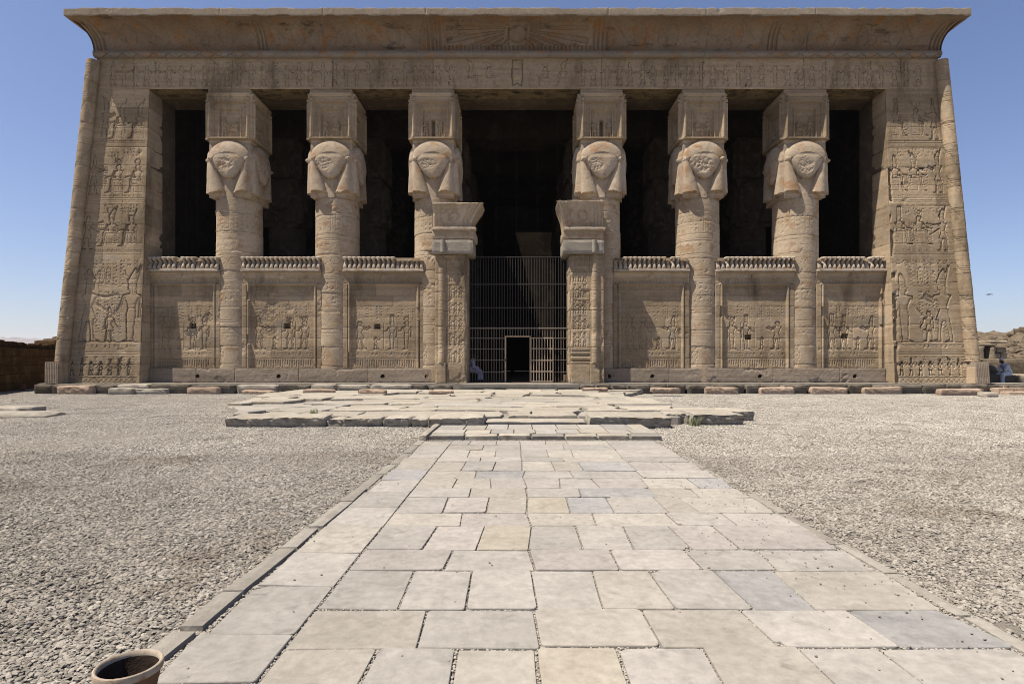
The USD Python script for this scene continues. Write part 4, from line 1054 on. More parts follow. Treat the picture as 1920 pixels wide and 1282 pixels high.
# ------------------------------------------------------------------ ground, paved terrace, step, path, kerbs
def ground_sheet():
    xs = np.r_[-3000, -400, -80, np.linspace(-40, 40, 81), 80, 400, 3000]; ys = np.r_[-200, -20, np.linspace(0, 60, 61), 120, 500, 4000]
    X, Y = np.meshgrid(xs, ys, indexing='ij')
    Z = np.full_like(X, GZ) + (fbm(np.stack([X * .35, Y * .35, X * 0], -1), 3, 4) - .5) * .035 * (np.abs(X) < 41) * (Y < 61)
    inpath = (X > -2.6) & (X < 3.4) & (Y < 13)
    Z = np.where(inpath, GZ, Z)
    q = np.arange(X.size).reshape(X.shape)
    return np.stack([X, Y, Z], -1).reshape(-1, 3), np.stack([q[:-1, :-1], q[1:, :-1], q[1:, 1:], q[:-1, 1:]], -1).reshape(-1, 4)
gr = obj('ground', ground_sheet(), 'gravel_bed', smooth=True)
tag(gr, 'pale gravelly ground of the temple court', None, None, 'structure')

def gp(x, y, z=GZ):
    d = FPX * (CAMZ - z) / (y - CY)
    return ((x - CX) / FPX * d, d)
path = xform('path'); tag(path, 'straight path of large pale rectangular flagstones leading to the temple', None, None, 'structure')
ZT = GZ + .035
PX0, PX1, SL, SR = -1.63, 2.43, -1.145, 1.29
rows = [  # (near edge y, far edge y, seams in picture x at the row's middle)
    (1390, 1213, (690, 853, 1009, 1167, 1334, 1530, 1690)), (1213, 1142, (560, 791, 1007, 1222, 1422, 1640)), (1142, 1069, (615, 762, 879, 1002, 1121, 1241, 1375, 1490)),
    (1069, 1030, (650, 840, 998, 1153, 1300, 1440)), (1030, 985, (690, 807, 901, 994, 1086, 1179, 1275, 1362)), (985, 961, (715, 865, 991, 1115, 1260, 1367)),
    (961, 932, (735, 835, 915, 988, 1066, 1144, 1240, 1293)), (932, 915, (752, 881, 987, 1088, 1225, 1302)), (915, 896, (765, 853, 920, 985, 1050, 1117, 1210, 1300)),
    (896, 882, (778, 892, 982, 1072, 1200)), (882, 865, (790, 869, 927, 979, 1037, 1089, 1185, 1250)), (865, 857, (800, 901, 978, 1057, 1170)),
    (857, 843, (808, 879, 929, 977, 1027, 1073, 1160)), (843, 834, (815, 906, 976, 1057, 1150)), (834, 826, (820, 881, 931, 975, 1023, 1064, 1140))]
pv = random.Random(21)
specials = {(2, 6): 'paver_blue', (0, 3): 'paver_yellow', (4, 2): 'paver_yellow', (7, 3): 'paver_blue', (6, 4): 'paver_blue', (6, 3): 'paver_yellow', (9, 1): 'paver_blue', (10, 5): 'paver_blue', (1, 5): 'paver_blue', (3, 2): 'paver_pink', (5, 1): 'paver_pink', (5, 6): 'paver_blue', (8, 7): 'paver_blue'}
PAVED = []
def paver(parent, quad, mat, seed, joint=.012, z0=GZ - .02, z1=ZT, bevel=.004, rnd=.02):
    pg = Polygon(quad)
    if seed % 7 == 0:
        c_ = quad[seed % 4]; pg = pg.difference(Polygon([(c_[0] - .05, c_[1] - .03), (c_[0] + .05, c_[1] - .04), (c_[0] + .03, c_[1] + .05), (c_[0] - .04, c_[1] + .04)]))
    rnd = (.012, .02, .035)[seed % 3]
    pg = pg.buffer(-joint / 2 - rnd).buffer(rnd, quad_segs=3)
    if pg.is_empty or pg.geom_type != 'Polygon': return
    rr_ = random.Random(seed)
    PAVED.append(pg.buffer(.003))
    obj('paving_stone', slab(pg, z0, z1 + rr_.uniform(-.004, .004), bevel, seed, .003, (rr_.uniform(-.008, .008), rr_.uniform(-.008, .008)), .09), mat, parent)
k = 0
for ri, (yn, yfar, seams) in enumerate(rows):
    dn, df_ = gp(0, yn, ZT)[1], gp(0, yfar, ZT)[1]
    dm_y = (yn + yfar) / 2 if ri else 1246
    dm = gp(0, dm_y, ZT)[1]
    xsn = sorted(set([PX1] + [xp(s, dm) for s in seams]))
    xsn = [x for x in xsn if SL + .12 < x < PX1 - .18] 
    xsn = [SL] + xsn + [PX1]
    jit = [0] + [pv.uniform(-.02, .02) for _ in xsn[1:-1]] + [pv.uniform(-.03, .05)]
    for i in range(len(xsn) - 1):
        a, b = xsn[i], xsn[i + 1]
        o = pv.uniform(-.012, .012)
        quad = [(a + jit[i], dn + o), (b + jit[i + 1], dn + o + pv.uniform(-.01, .01)), (b - jit[i + 1], df_ + o), (a - jit[i], df_ + o + pv.uniform(-.01, .01))]
        m = specials.get((ri, i)) or pv.choice(['paver_grey'] * 5 + ['paver_cream'] * 3 + ['paver_pink'] * 2)
        paver(path, quad, m, k + 100, joint=pv.choice([.008, .012, .02]) if ri < 8 else .012); k += 1
ly = [1400, 1282, 1187, 1096, 1034, 985, 950, 922, 899, 880, 858, 850, 836, 827]
for a, b in zip(ly[:-1], ly[1:]):
    d0, d1 = gp(0, a, ZT)[1], gp(0, b, ZT)[1]
    paver(path, [(PX0 + pv.uniform(-.03, .03), d0), (SL - .004, d0 + pv.uniform(-.03, .03)), (SL - .004, d1 + pv.uniform(-.03, .03)), (PX0 + pv.uniform(-.03, .03), d1)], 'paver_blue' if b == 880 else pv.choice(['paver_grey', 'paver_cream', 'paver_grey']), k + 100); k += 1

# kerb stones along both edges of the path
kerb = xform('kerb'); tag(kerb, 'line of narrow dark kerb stones edging the path', None, None, 'structure')
kr = random.Random(4)
for sg in (-1, 1):
    y = 2.42 if sg < 0 else 2.0
    while y < (10.6 if sg < 0 else 8.6):
        L = kr.uniform(.45, .95)
        x0, x1 = (PX0 - .165, PX0 - .03) if sg < 0 else (PX1 + .03, PX1 + .125)
        o = kr.uniform(-.02, .02)
        top = GZ + (kr.uniform(.034, .052) if sg < 0 else kr.uniform(.02, .038)) - (.02 if y > 6 else 0)
        obj('kerb_stone', rough_block(x0 + o, x1 + o, y + .008, y + L - .008, GZ - .1, top, .018, int(y * 50) + 7, .07, kr.uniform(-.025, .025)), 'kerb_stone', kerb)
        y += L

# low platform (step) in front of the old pavement
step = xform('step'); tag(step, 'low paved step between the path and the old pavement', None, None, 'structure')
Z_ST = GZ + .10
sx0, sx1, sy0, sy1 = xp(803, 10.35), xp(1243, 10.35), 10.35, 12.2
e = [xp(p, 10.35) for p in (803, 870, 933, 996, 1060, 1122, 1183, 1243)]
for i in range(7):
    obj('edge_stone', rough_block(e[i] + .008, e[i + 1] - .008, sy0 + kr.uniform(-.015, .015), sy0 + .34, GZ - .05, Z_ST + kr.uniform(-.006, .006), .025, i + 60, .08, 0, (0, 0), .05), 'terrace_stone' if i % 3 else 'kerb_stone', step)
for ri, (y0, y1) in enumerate(((sy0 + .34, sy0 + .98), (sy0 + .98, sy1))):
    xs_ = [sx0]
    while xs_[-1] < sx1 - .3: xs_.append(xs_[-1] + kr.uniform(.4, .62))
    xs_[-1] = sx1
    for a, b in zip(xs_[:-1], xs_[1:]):
        paver(step, [(a, y0), (b, y0), (b, y1), (a, y1)], kr.choice(['paver_grey', 'paver_cream', 'terrace_stone']), k + 100, .02, GZ - .02, Z_ST - .006); k += 1
obj('edge_stone', rough_block(sx0 - .16, sx0 - .02, sy0 - .1, sy1 - .1, GZ - .05, Z_ST + .02, .03, 71, .1), 'terrace_stone', step)

# old pavement in front of the doorway: big irregular slabs, broken edges
terr = xform('terrace'); tag(terr, 'raised old pavement of cracked irregular slabs before the temple door', None, None, 'structure')
Z_T = -.245
region = Polygon([(-6.35, 12.55), (-3.8, 12.5), (-1.9, 12.9), (3.2, 12.7), (5.0, 13.5), (5.5, 14.6), (5.0, 15.6), (4.4, 17.2), (4.5, 19.0), (3.9, 20.5), (4.2, 22.5), (5.6, 25.2), (-9.6, 25.2), (-9.8, 22.0), (-8.9, 18.8), (-8.4, 16.4), (-7.1, 14.5)])
tr = random.Random(17)
front = [(-6.42, -4.25, 12.35, 13.25, -.235, 0.02), (-4.2, -3.85, 12.55, 13.2, -.30, 0), (-3.83, -3.0, 12.45, 13.2, -.27, 0), (-2.97, -2.35, 12.4, 13.2, -.265, 0), (-2.32, -1.95, 12.35, 13.2, -.265, 0),
         (-1.92, -.72, 12.0, 13.1, -.2, 0), (1.55, 3.35, 12.15, 13.3, -.205, -.02), (3.4, 3.9, 13.0, 13.7, -.21, 0), (3.95, 5.15, 12.75, 13.9, -.195, 0), (5.0, 5.7, 13.6, 14.5, -.21, .02)]
for i, (a, b, y0, y1, zt_, rz) in enumerate(front):
    big = i in (0, 5, 6, 8)
    obj('slab', rough_block(a, b, y0, y1, GZ - .1, zt_ + .015, .07 if big else .045, i + 70, .045, rz, (tr.uniform(-.02, .02), tr.uniform(0, .02)), .17, .12), 'terrace_stone', terr)
obj('slab', rough_block(-.7, 1.5, 12.32, 13.1, GZ - .05, Z_T - .07, .03, 91, .12, 0, (0, 0), .08), 'terrace_stone', terr)
y = 13.0
ri = 0
while y < 25.3:
    dy_ = tr.uniform(.7, 1.35) * (1 + (y - 13) * .04)
    x = -11 + tr.uniform(0, 1)
    while x < 6.5:
        w = tr.uniform(.6, 2.4)
        J = lambda k_: tr.uniform(-k_, k_)
        q = Polygon([(x + J(.14), y + J(.14)), (x + w * tr.uniform(.3, .7), y + J(.1)), (x + w + J(.14), y + J(.14)), (x + w + J(.22), y + dy_ * .5 + J(.1)), (x + w + J(.14), y + dy_ + J(.14)), (x + w * tr.uniform(.3, .7), y + dy_ + J(.12)), (x + J(.14), y + dy_ + J(.14)), (x + J(.2), y + dy_ * .5)]).buffer(0)
        q = q.intersection(region)
        if not q.is_empty and q.geom_type == 'Polygon' and q.area > .12:
            q2 = q.buffer(-tr.choice([.005, .012, .03]) - .015).buffer(.015, quad_segs=2)
            if not q2.is_empty and q2.geom_type == 'Polygon':
                drop = tr.uniform(-.022, .014) - (.06 if tr.random() < .07 else 0)
                obj('slab', slab(q2, GZ - .05, Z_T + drop, .014, k, .014, (tr.uniform(-.012, .012), tr.uniform(-.014, .014)), .18), 'terrace_stone' if tr.random() < .85 else 'paver_cream', terr); k += 1
        x += w
    y += dy_; ri += 1
obj('pavement_bed', slab(region.buffer(-.12), GZ - .05, Z_T - .085, .02, 5, .02), 'gravel_bed', terr)

# ------------------------------------------------------------------ loose reddish blocks lying along the front
def px_block(p0, p1, yt, yb, z=GZ, depth=.42, rz=0.0):
    d = FPX * (CAMZ - z) / (yb - CY)
    x0, x1 = xp(p0, d), xp(p1, d)
    ht = (yb - yt) / FPX * d
    return x0, x1, d, ht
REDS = [  # left, right, top, bottom (picture), ground level there, tone, label
    (102, 172, 721, 733, GZ, 'red_block_stone', 'long brown-red block end to end with grey stone at the far left corner'),
    (347, 411, 724, 734, GZ, 'red_block_stone', 'flat reddish block on gravel before the first plinth drain hole from left'),
    (450, 511, 730, 738, GZ, 'red_block_stone', 'flat reddish block on gravel just left of the old pavement'),
    (566, 624, 728, 737, -.25, 'red_block_stone', 'reddish block on the pavement before the second column from left'),
    (669, 722, 728, 740, -.27, 'red_block_stone', 'reddish block on the pavement below the third screen wall'),
    (802, 849, 730, 738, -.25, 'red_block_stone', 'reddish block on the pavement at the foot of the left door pier'),
    (1092, 1142, 725, 733, -.25, 'red_block_stone', 'pinkish block at the foot of the right door pier'),
    (1222, 1278, 725, 736, -.30, 'red_block_stone', 'pinkish block on the right corner of the pavement near the plinth'),
    (1324, 1386, 724, 735, GZ, 'red_block_stone', 'pinkish block on gravel before the second column from right'),
    (1428, 1492, 724, 735, GZ, 'red_block_stone', 'pinkish block on gravel before the second screen wall from right'),
    (1524, 1592, 724, 736, GZ, 'red_block_stone', 'pinkish block on gravel before the last column on the right'),
    (1624, 1694, 724, 738, GZ, 'red_block_stone', 'pinkish block on gravel where the right corner pier begins'),
    (1769, 1846, 727, 742, GZ, 'red_block_stone', 'large pinkish block at the right corner roll of the temple'),
    (244, 311, 727, 736, GZ, 'terrace_stone', 'flat grey-brown slab on gravel before the left corner pier'),
]
rb = random.Random(8)
for i, (p0, p1, yt, yb, z, m, lab) in enumerate(REDS):
    d = FPX * (CAMZ - z) / (yb - CY)
    d = min(d, 25.0)
    zb_ = CAMZ - (yb - CY) / FPX * d
    zt_ = CAMZ - (yt + 2 - CY) / FPX * d
    x0, x1 = xp(p0, d), xp(p1, d)
    b = obj('loose_block', rough_block(x0, x1, d, d + .46, min(zb_, z) - .04, zt_, .055, i + 210, .08, rb.uniform(-.09, .09), (rb.uniform(-.03, .03), 0), .05, .06), m)
    tag(b, lab, 'stone block', 'blocks lying along the temple front')
# grey stones among them and the steps at the right end
for p0, p1, yt, yb, lab in ((200, 246, 727, 735, 'small grey stone slab on gravel between two flat blocks at left'), (1846, 1876, 735, 745, 'low rounded grey stone between the large pinkish block and brick steps')):
    d = FPX * (CAMZ - GZ) / (yb - CY); d = min(d, 24.8)
    b = obj('loose_stone', rough_block(xp(p0, d), xp(p1, d), d, d + .5, GZ - .06, CAMZ - (yt - CY) / FPX * d, .08, p0, .09, .1), 'terrace_stone'); tag(b, lab, 'stone')
# heap of sand and stones at left
hp = xform('sand_heap'); tag(hp, 'small heap of pale sand with broken stones before the left pier', 'sand heap')
hx, hy = gp(160, 738)
X_, Y_ = np.meshgrid(np.linspace(-.95, .8, 22), np.linspace(-.5, .6, 14), indexing='ij')
Zh = .26 * np.clip(1 - (X_ / .9) ** 2 - (Y_ / .5) ** 2, -.1, 1) + (fbm(np.stack([X_ * 5, Y_ * 5, X_ * 0], -1), 3, 2) - .5) * .06
q = np.arange(X_.size).reshape(X_.shape)
obj('sand', (np.stack([X_ + hx, Y_ + hy + .2, Zh + GZ], -1).reshape(-1, 3), np.stack([q[:-1, :-1], q[1:, :-1], q[1:, 1:], q[:-1, 1:]], -1).reshape(-1, 4)), 'terrace_stone', hp, smooth=True)
for i in range(9):
    s = rb.uniform(.06, .13); x_, y_ = hx + rb.uniform(.0, .75), hy + rb.uniform(-.3, .15)
    obj('stone', rough_block(x_ - s, x_ + s, y_ - s, y_ + s * .8, GZ - .03, GZ + rb.uniform(.1, .24), .05, i + 320, .07, rb.uniform(0, 3)), rb.choice(['kerb_stone', 'terrace_stone', 'dark_rubble']), hp)
# half-buried slab at far left
b = xform('sunken_slab'); tag(b, 'half-buried flat slab with a dark hollow beneath, at the left edge of the court', 'stone slab')
d = 14.6
obj('top_slab', rough_block(-15.2, xp(70, d + 1.8), d + 1.2, d + 2.2, GZ - .1, GZ + .16, .06, 331, .14), 'terrace_stone', b)
obj('front_slab', rough_block(-15.5, xp(84, d), d - .3, d + .7, GZ - .12, GZ + .13, .1, 332, .12, .12), 'terrace_stone', b)

# ------------------------------------------------------------------ gravel
def pebble_patch(seed, n, size, r0, r1, sub):
    g = np.random.default_rng(seed)
    ico = trimesh.creation.icosphere(sub)
    v0, f0 = np.array(ico.vertices), np.array(ico.faces)
    vs, fs = [], []
    for i in range(n):
        a = r0 + (r1 - r0) * g.random() ** 2.2
        s = np.array([a, a * g.uniform(.55, .95), a * g.uniform(.22, .45)])
        v = v0 * (1 + .42 * (g.random(len(v0)) - .5)[:, None]) * s
        t = trimesh.transformations.euler_matrix(g.normal(0, .28), g.normal(0, .28), g.random() * 6.28)[:3, :3]
        p = np.array([*(g.random(2) - .5) * size, g.uniform(.0, .012)])
        vs.append(v @ t.T + p); fs.append(f0 + i * len(v0))
    return np.vstack(vs), np.vstack(fs), np.repeat(g.random(n) ** 1.1, len(v0))
def scatter(name, protos, pts, label, mat='pebble'):
    pi = UsdGeom.PointInstancer.Define(stage, '/World/' + name)
    g = np.random.default_rng(5)
    paths = []
    for i, m in enumerate(protos):
        p = usdkit.mesh(stage, f'/World/{name}/pebbles_{i:03d}' if i else f'/World/{name}/pebbles', m[:2], '/World/Looks/' + mat, smooth=False)
        UsdGeom.PrimvarsAPI(p).CreatePrimvar('tone', Sdf.ValueTypeNames.FloatArray, 'vertex').Set(Vt.FloatArray.FromNumpy(m[2].astype(np.float32)))
        paths.append(p.GetPath())
    pi.CreatePrototypesRel().SetTargets(paths)
    n = len(pts)
    pi.CreateProtoIndicesAttr(Vt.IntArray.FromNumpy(g.integers(0, len(protos), n).astype(np.int32)))
    pi.CreatePositionsAttr(Vt.Vec3fArray.FromNumpy(pts.astype(np.float32)))
    a = g.random(n) * 2 * np.pi
    pi.CreateOrientationsAttr(Vt.QuathArray([Gf.Quath(float(math.cos(t / 2)), 0, 0, float(math.sin(t / 2))) for t in a]))
    pi.CreateScalesAttr(Vt.Vec3fArray.FromNumpy(np.repeat(g.uniform(.85, 1.15, n)[:, None], 3, 1).astype(np.float32)))
    tag(pi.GetPrim(), label, 'gravel', None, 'stuff')
def zone(y0, y1, step_, margin):
    g = np.random.default_rng(int(y0 * 10))
    pts = []
    tp = region.buffer(-.1)
    for y in np.arange(y0, y1, step_):
        hwl = .95 * y + .6
        for x in np.arange(-hwl, hwl, step_):
            px, py = x + g.uniform(-.4, .4) * step_, y + g.uniform(-.4, .4) * step_
            if -1.62 - margin < px < 2.42 + margin and py < 10.5: continue
            if sx0 < px < sx1 and 10 < py < 12.6: continue
            if py > 12.3 and tp.contains(Point(px, py)): continue
            if py > 25.4 and abs(px) < 21.6: continue
            pts.append((px, py, GZ))
    return np.array(pts)
near = zone(2.1, 9.0, .28, -.02)
scatter('gravel', [pebble_patch(i, 640, .42, .0045, .0185, 1) for i in range(6)], near, 'loose flat pale pebbles covering the court beside the path')
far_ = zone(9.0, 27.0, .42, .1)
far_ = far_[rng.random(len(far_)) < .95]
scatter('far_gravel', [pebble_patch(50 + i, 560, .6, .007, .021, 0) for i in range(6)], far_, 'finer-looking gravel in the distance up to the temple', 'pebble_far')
# chips filling the joints and lying on the flagstones
g = np.random.default_rng(77)
ico = trimesh.creation.icosphere(0); v0, f0 = np.array(ico.vertices), np.array(ico.faces)
def chips(pts, r0, r1):
    vs, fs = [], []
    for i, p in enumerate(pts):
        a = g.uniform(r0, r1); s = np.array([a, a * g.uniform(.6, 1), a * g.uniform(.4, .7)])
        t = trimesh.transformations.euler_matrix(0, 0, g.random() * 6.28)[:3, :3]
        vs.append((v0 * (1 + .4 * (g.random((12, 1)) - .5)) * s) @ t.T + p + [0, 0, s[2] * .5]); fs.append(f0 + 12 * i)
    return np.vstack(vs), np.vstack(fs)
jp_ = np.c_[g.uniform(PX0 - .02, PX1 + .02, 420000), 2.0 + 8.3 * g.random(420000) ** 1.8]
jp_ = jp_[~shapely.contains_xy(shapely.union_all(PAVED), jp_[:, 0], jp_[:, 1])][:26000]
jp_ = np.c_[jp_, GZ + g.uniform(.018, .027, len(jp_))]
js_ = obj('joint_sand', box(PX0 + .01, PX1 - .01, 1.9, 10.2, GZ - .05, GZ + .02), 'gravel_bed', path); tag(js_, None, None, None, 'stuff')
jg = obj('joint_gravel', chips(jp_, .004, .009), 'pebble', path); tag(jg, None, None, None, 'stuff')
lp = []
for _ in range(240):
    x = PX1 - abs(g.normal(0, .55)); y = 2.3 + 6 * g.random()
    if x > PX0: lp.append((x, y, ZT + .002))
for _ in range(70): lp.append((g.uniform(PX0, PX1), 2.3 + 5 * g.random(), ZT + .002))
lg = obj('stray_pebbles', chips(lp, .004, .010), 'pebble', path); tag(lg, None, None, None, 'stuff')

# ------------------------------------------------------------------ pots
def pot(name, loc, R0, H, lab):
    t = xform(name, None, loc)
    tag(t, lab, 'pot')
    prof = [(.0, 0), (R0 * .62, 0), (R0 * .66, H * .05), (R0 * .80, H * .5), (R0 * .92, H * .84), (R0 * .90, H * .86)]
    inner = [(R0 * .86, H * .9), (R0 * .82, H * .8), (R0 * .70, H * .45), (R0 * .56, H * .08), (0, H * .07)]
    obj('body', lathe(prof, 48), 'terracotta', t, smooth=40)
    obj('inside', lathe(inner, 48), 'pot_inside', t, smooth=40)
    rim = [(R0 * .90, H * .84), (R0 * .985, H * .86), (R0 * 1.0, H * .93), (R0 * .985, H * .985), (R0 * .94, H), (R0 * .89, H * .985), (R0 * .86, H * .93), (R0 * .86, H * .88)]
    obj('rim', lathe(rim, 48), 'terracotta_rim', t, smooth=50)
    return t
pot('clay_pot', (-1.565, 2.29, GZ + .012), .122, .215, 'round terracotta pot with pale rim on gravel at the lower left')
dx, dd = gp(41, 732)
sp = xform('small_clay_pot', None, (dx, dd, GZ)); tag(sp, 'little broken-necked orange clay pot at the foot of the brown wall', 'pot')
obj('body', lathe([(0, 0), (.1, 0), (.155, .1), (.165, .2), (.14, .28), (.1, .31), (.12, .35), (.10, .36), (.08, .31), (.0, .1)], 28), 'terracotta', sp, smooth=50)

# ------------------------------------------------------------------ left: brown wall, brick course, hill
lw_ = xform('boundary_wall'); tag(lw_, 'low dark brown block wall left of the temple topped with rubble bricks', 'wall')
WA, WB = np.array([-20.6, 18.7]), np.array([-29.6, 37.3])          # runs away from the court, its face turned from the sun
WD = (WB - WA) / np.linalg.norm(WB - WA); WN = np.array([WD[1], -WD[0]]); WL = np.linalg.norm(WB - WA)
zt_ = 1.72
def wpt(u, n): return WA + WD * u + WN * n
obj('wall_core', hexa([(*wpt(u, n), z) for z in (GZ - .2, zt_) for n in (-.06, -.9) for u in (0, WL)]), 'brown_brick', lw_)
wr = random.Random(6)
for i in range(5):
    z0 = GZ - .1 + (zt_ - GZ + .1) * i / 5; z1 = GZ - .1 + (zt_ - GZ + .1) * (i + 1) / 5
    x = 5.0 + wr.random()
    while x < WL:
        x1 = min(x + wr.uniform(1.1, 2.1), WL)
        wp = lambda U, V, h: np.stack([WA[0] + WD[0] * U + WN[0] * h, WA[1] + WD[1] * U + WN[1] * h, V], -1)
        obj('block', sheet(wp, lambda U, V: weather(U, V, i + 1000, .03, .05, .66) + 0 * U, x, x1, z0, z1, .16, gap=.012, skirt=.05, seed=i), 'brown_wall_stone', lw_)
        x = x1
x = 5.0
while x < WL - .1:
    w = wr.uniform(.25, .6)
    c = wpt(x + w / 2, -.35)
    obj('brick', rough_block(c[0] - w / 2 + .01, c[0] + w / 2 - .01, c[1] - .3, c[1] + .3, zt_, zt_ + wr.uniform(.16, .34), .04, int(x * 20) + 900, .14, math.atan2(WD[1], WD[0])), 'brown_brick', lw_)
    x += w
# stepped mud ruin just behind the wall by the corner
rm = xform('mud_brick_ruin'); tag(rm, 'stepped mud-brick ruin rising behind the brown wall beside the left corner', 'ruin')
for i in range(5):
    x0 = xp(72 + i * 7, 46)
    obj('tier', rough_block(x0, xp(120, 46), 45.5 + i * .5, 49 + i * .5, zp(640 - i * 3, 46) - .7, zp(638 - i * 4.2, 46), .1, i + 640, .35), 'mud_rubble' if i % 2 else 'brown_brick', rm)
def ridge(name, x0, x1, y, depth, prof_, mat, seed, rough, lab, nx=90, ny=30, z0=GZ - .5):
    X, T = np.meshgrid(np.linspace(x0, x1, nx), np.linspace(0, 1, ny), indexing='ij')
    H = np.interp(X, *zip(*prof_))
    sh = np.sin(T * np.pi) ** .7
    Z = z0 + (H - z0) * sh + (fbm(np.stack([X / rough * 2, T * depth / rough * 2, X * 0], -1), 5, seed) - .5) * rough * .6 * sh
    q = np.arange(X.size).reshape(X.shape)
    o = obj(name, (np.stack([X, y + T * depth, Z], -1).reshape(-1, 3), np.stack([q[:-1, :-1], q[1:, :-1], q[1:, 1:], q[:-1, 1:]], -1).reshape(-1, 4)), mat)
    return o
h_ = ridge('hills', -5200, -1500, 3600, 1500, [(-5200, 170), (-4000, 180), (-3550, 165), (-3150, 100), (-2900, 60), (-2000, 20), (-1500, 0)], 'hill_rock', 3, 90, None)
tag(h_, 'far pale violet desert hills beyond the wall', None, None, 'structure')

# ------------------------------------------------------------------ right: mound, small ruin, bench with person
mound = xform('mound'); tag(mound, 'big mound of crumbling mud-brick rubble behind the temple on the right', None, None, 'structure')
def mound_mesh():
    X, T = np.meshgrid(np.linspace(33.5, 66, 120), np.linspace(0, 1, 70), indexing='ij')
    Y = 42 + T * 16
    H = np.interp(X, [33.5, 36, 38, 41, 44, 48, 66], [.6, 1.5, 2.0, 2.7, 3.3, 3.8, 4.2])
    n = fbm(np.stack([X * .5, Y * .5, X * 0], -1), 5, 12); n2 = fbm(np.stack([X * 2, Y * 2, X * 0], -1), 3, 13)
    Z = GZ + (H - GZ) * np.clip(T * 2.2, 0, 1) ** .7 + (n - .5) * 1.8 * np.clip(T * 3, 0, 1) + (n2 - .5) * .5
    q = np.arange(X.size).reshape(X.shape)
    return np.stack([X, Y, Z], -1).reshape(-1, 3), np.stack([q[:-1, :-1], q[1:, :-1], q[1:, 1:], q[:-1, 1:]], -1).reshape(-1, 4)
mm = mound_mesh()
obj('rubble_slope', mm, 'mud_rubble', mound)
mr = random.Random(15)
fr_ = mm[0][(mm[0][:, 1] < 52) & (mm[0][:, 0] < 48) & (mm[0][:, 2] > .3)]
for i in range(260):
    c = fr_[mr.randrange(len(fr_))]; s = mr.uniform(.12, .42)
    obj('rock', rough_block(c[0] - s, c[0] + s * mr.uniform(.6, 1.3), c[1] - s, c[1] + s, c[2] - s * .5, c[2] + s * mr.uniform(.3, .8), s * .3, i + 700, s * .6, mr.uniform(0, 3), (mr.uniform(-.2, .2), mr.uniform(-.2, .2))), 'mud_rubble', mound)
ruin = xform('stone_ruin'); tag(ruin, 'small ruined stone building with dark doorway beside the right corner', 'ruin')
YR = 37.5
RX = lambda p: xp(p, YR); RZ = lambda y: zp(y, YR)
def rbk(p0, p1, y1, y0, name='stone', m='ruin_stone', dpt=1.0, seed=0, off=0):
    obj(name, rough_block(RX(p0), RX(p1), YR + off, YR + off + dpt, RZ(y1), RZ(y0), .07, seed, .14), m, ruin)
rbk(1834, 1847, 690, 648, 'door_jamb', seed=1); rbk(1858, 1868, 690, 650, 'door_jamb', seed=2)
rbk(1836, 1872, 648.5, 643, 'lintel', seed=3, dpt=1.2); rbk(1857, 1893, 643.5, 638, 'lintel', seed=4, dpt=1.2)
rw = random.Random(2)
for i, (a, b) in enumerate(((650, 661), (661, 671), (671, 681), (681, 692))):
    for p0, p1 in ((1867, 1880 + (i % 2) * 6), (1880.5 + (i % 2) * 6, 1900)):
        rbk(p0, p1, b + .2, a - (3 if i == 0 and p0 < 1870 else 0), 'stone', seed=i * 7 + int(p0), off=.35 + rw.uniform(0, .12))
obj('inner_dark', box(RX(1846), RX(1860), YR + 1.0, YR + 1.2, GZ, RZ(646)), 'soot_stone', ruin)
rbk(1834, 1930, 724, 690, 'footing', seed=31, off=.2)
bench = xform('stone_bench'); tag(bench, 'dark stone ledge in the shade right of the temple, with a person sitting on it', 'bench')
YB = 32.0
BX = lambda p: xp(p, YB); BZ = lambda y: zp(y, YB)
obj('seat_block', rough_block(BX(1846), BX(1906), YB, YB + 1.2, GZ - .1, BZ(702), .06, 5, .2), 'dark_rubble', bench)
obj('back_block', rough_block(BX(1843), BX(1911), YB + 1.2, YB + 1.8, GZ - .1, BZ(685), .06, 6, .2), 'dark_rubble', bench)
obj('end_block', rough_block(BX(1907), BX(1960), YB - .1, YB + 1.6, GZ - .1, BZ(702), .06, 8, .2), 'ruin_stone', bench)
lb = obj('low_wall', rough_block(BX(1900), BX(2000), YB + 2.2, YB + 3.2, GZ - .1, BZ(672), .1, 9, .25), 'mud_rubble'); tag(lb, 'low crumbling wall at the right edge behind the bench', 'wall')
steps_ = xform('brick_steps'); tag(steps_, 'two low reddish brick steps at the right edge by the temple corner', 'steps')
ds = FPX * 1.44 / (741 - CY)
for i, (p0, a, b) in enumerate(((1893, 741, 734), (1873, 735, 727), (1874, 729, 723))):
    x = xp(p0, ds + i * .5)
    while x < xp(1935, ds + i * .5):
        w = rb.uniform(.5, .8)
        obj('brick', rough_block(x, x + w - .012, ds + i * .5, ds + i * .5 + .8, GZ - .1, zp(b + .5, ds + i * .5), .02, int(x * 9) + i, .14), 'red_block_stone', steps_); x += w

# ------------------------------------------------------------------ people
def hand(c, d, s=1.0):
    """five bent fingers on a palm; c: wrist, d: pointing direction (horizontal)"""
    c, d = np.array(c, float), np.array(d, float); d /= np.linalg.norm(d)
    side = np.cross(d, [0, 0, 1.0]); side /= np.linalg.norm(side)
    bones = [[(*c, .028 * s), (*(c + d * .05 + side * .025), .02 * s), (*(c + d * .08 - side * .025), .02 * s), (*(c + d * .08 + side * .025), .02 * s)]]
    for k, L in enumerate((.06, .075, .07, .055)):
        b = c + d * .085 + side * (.03 - .02 * k)
        m_ = b + d * L * .55 + [0, 0, -.008]; t = m_ + d * L * .4 + [0, 0, -.03]
        bones += [[(*b, .0095), (*m_, .009)], [(*m_, .009), (*t, .0078)]]
    b = c + d * .03 + side * .035; m_ = b + d * .03 + side * .03 + [0, 0, -.005]
    bones += [[(*b, .012), (*m_, .010)], [(*m_, .01), (*(m_ + d * .03), .0085)]]
    return bones
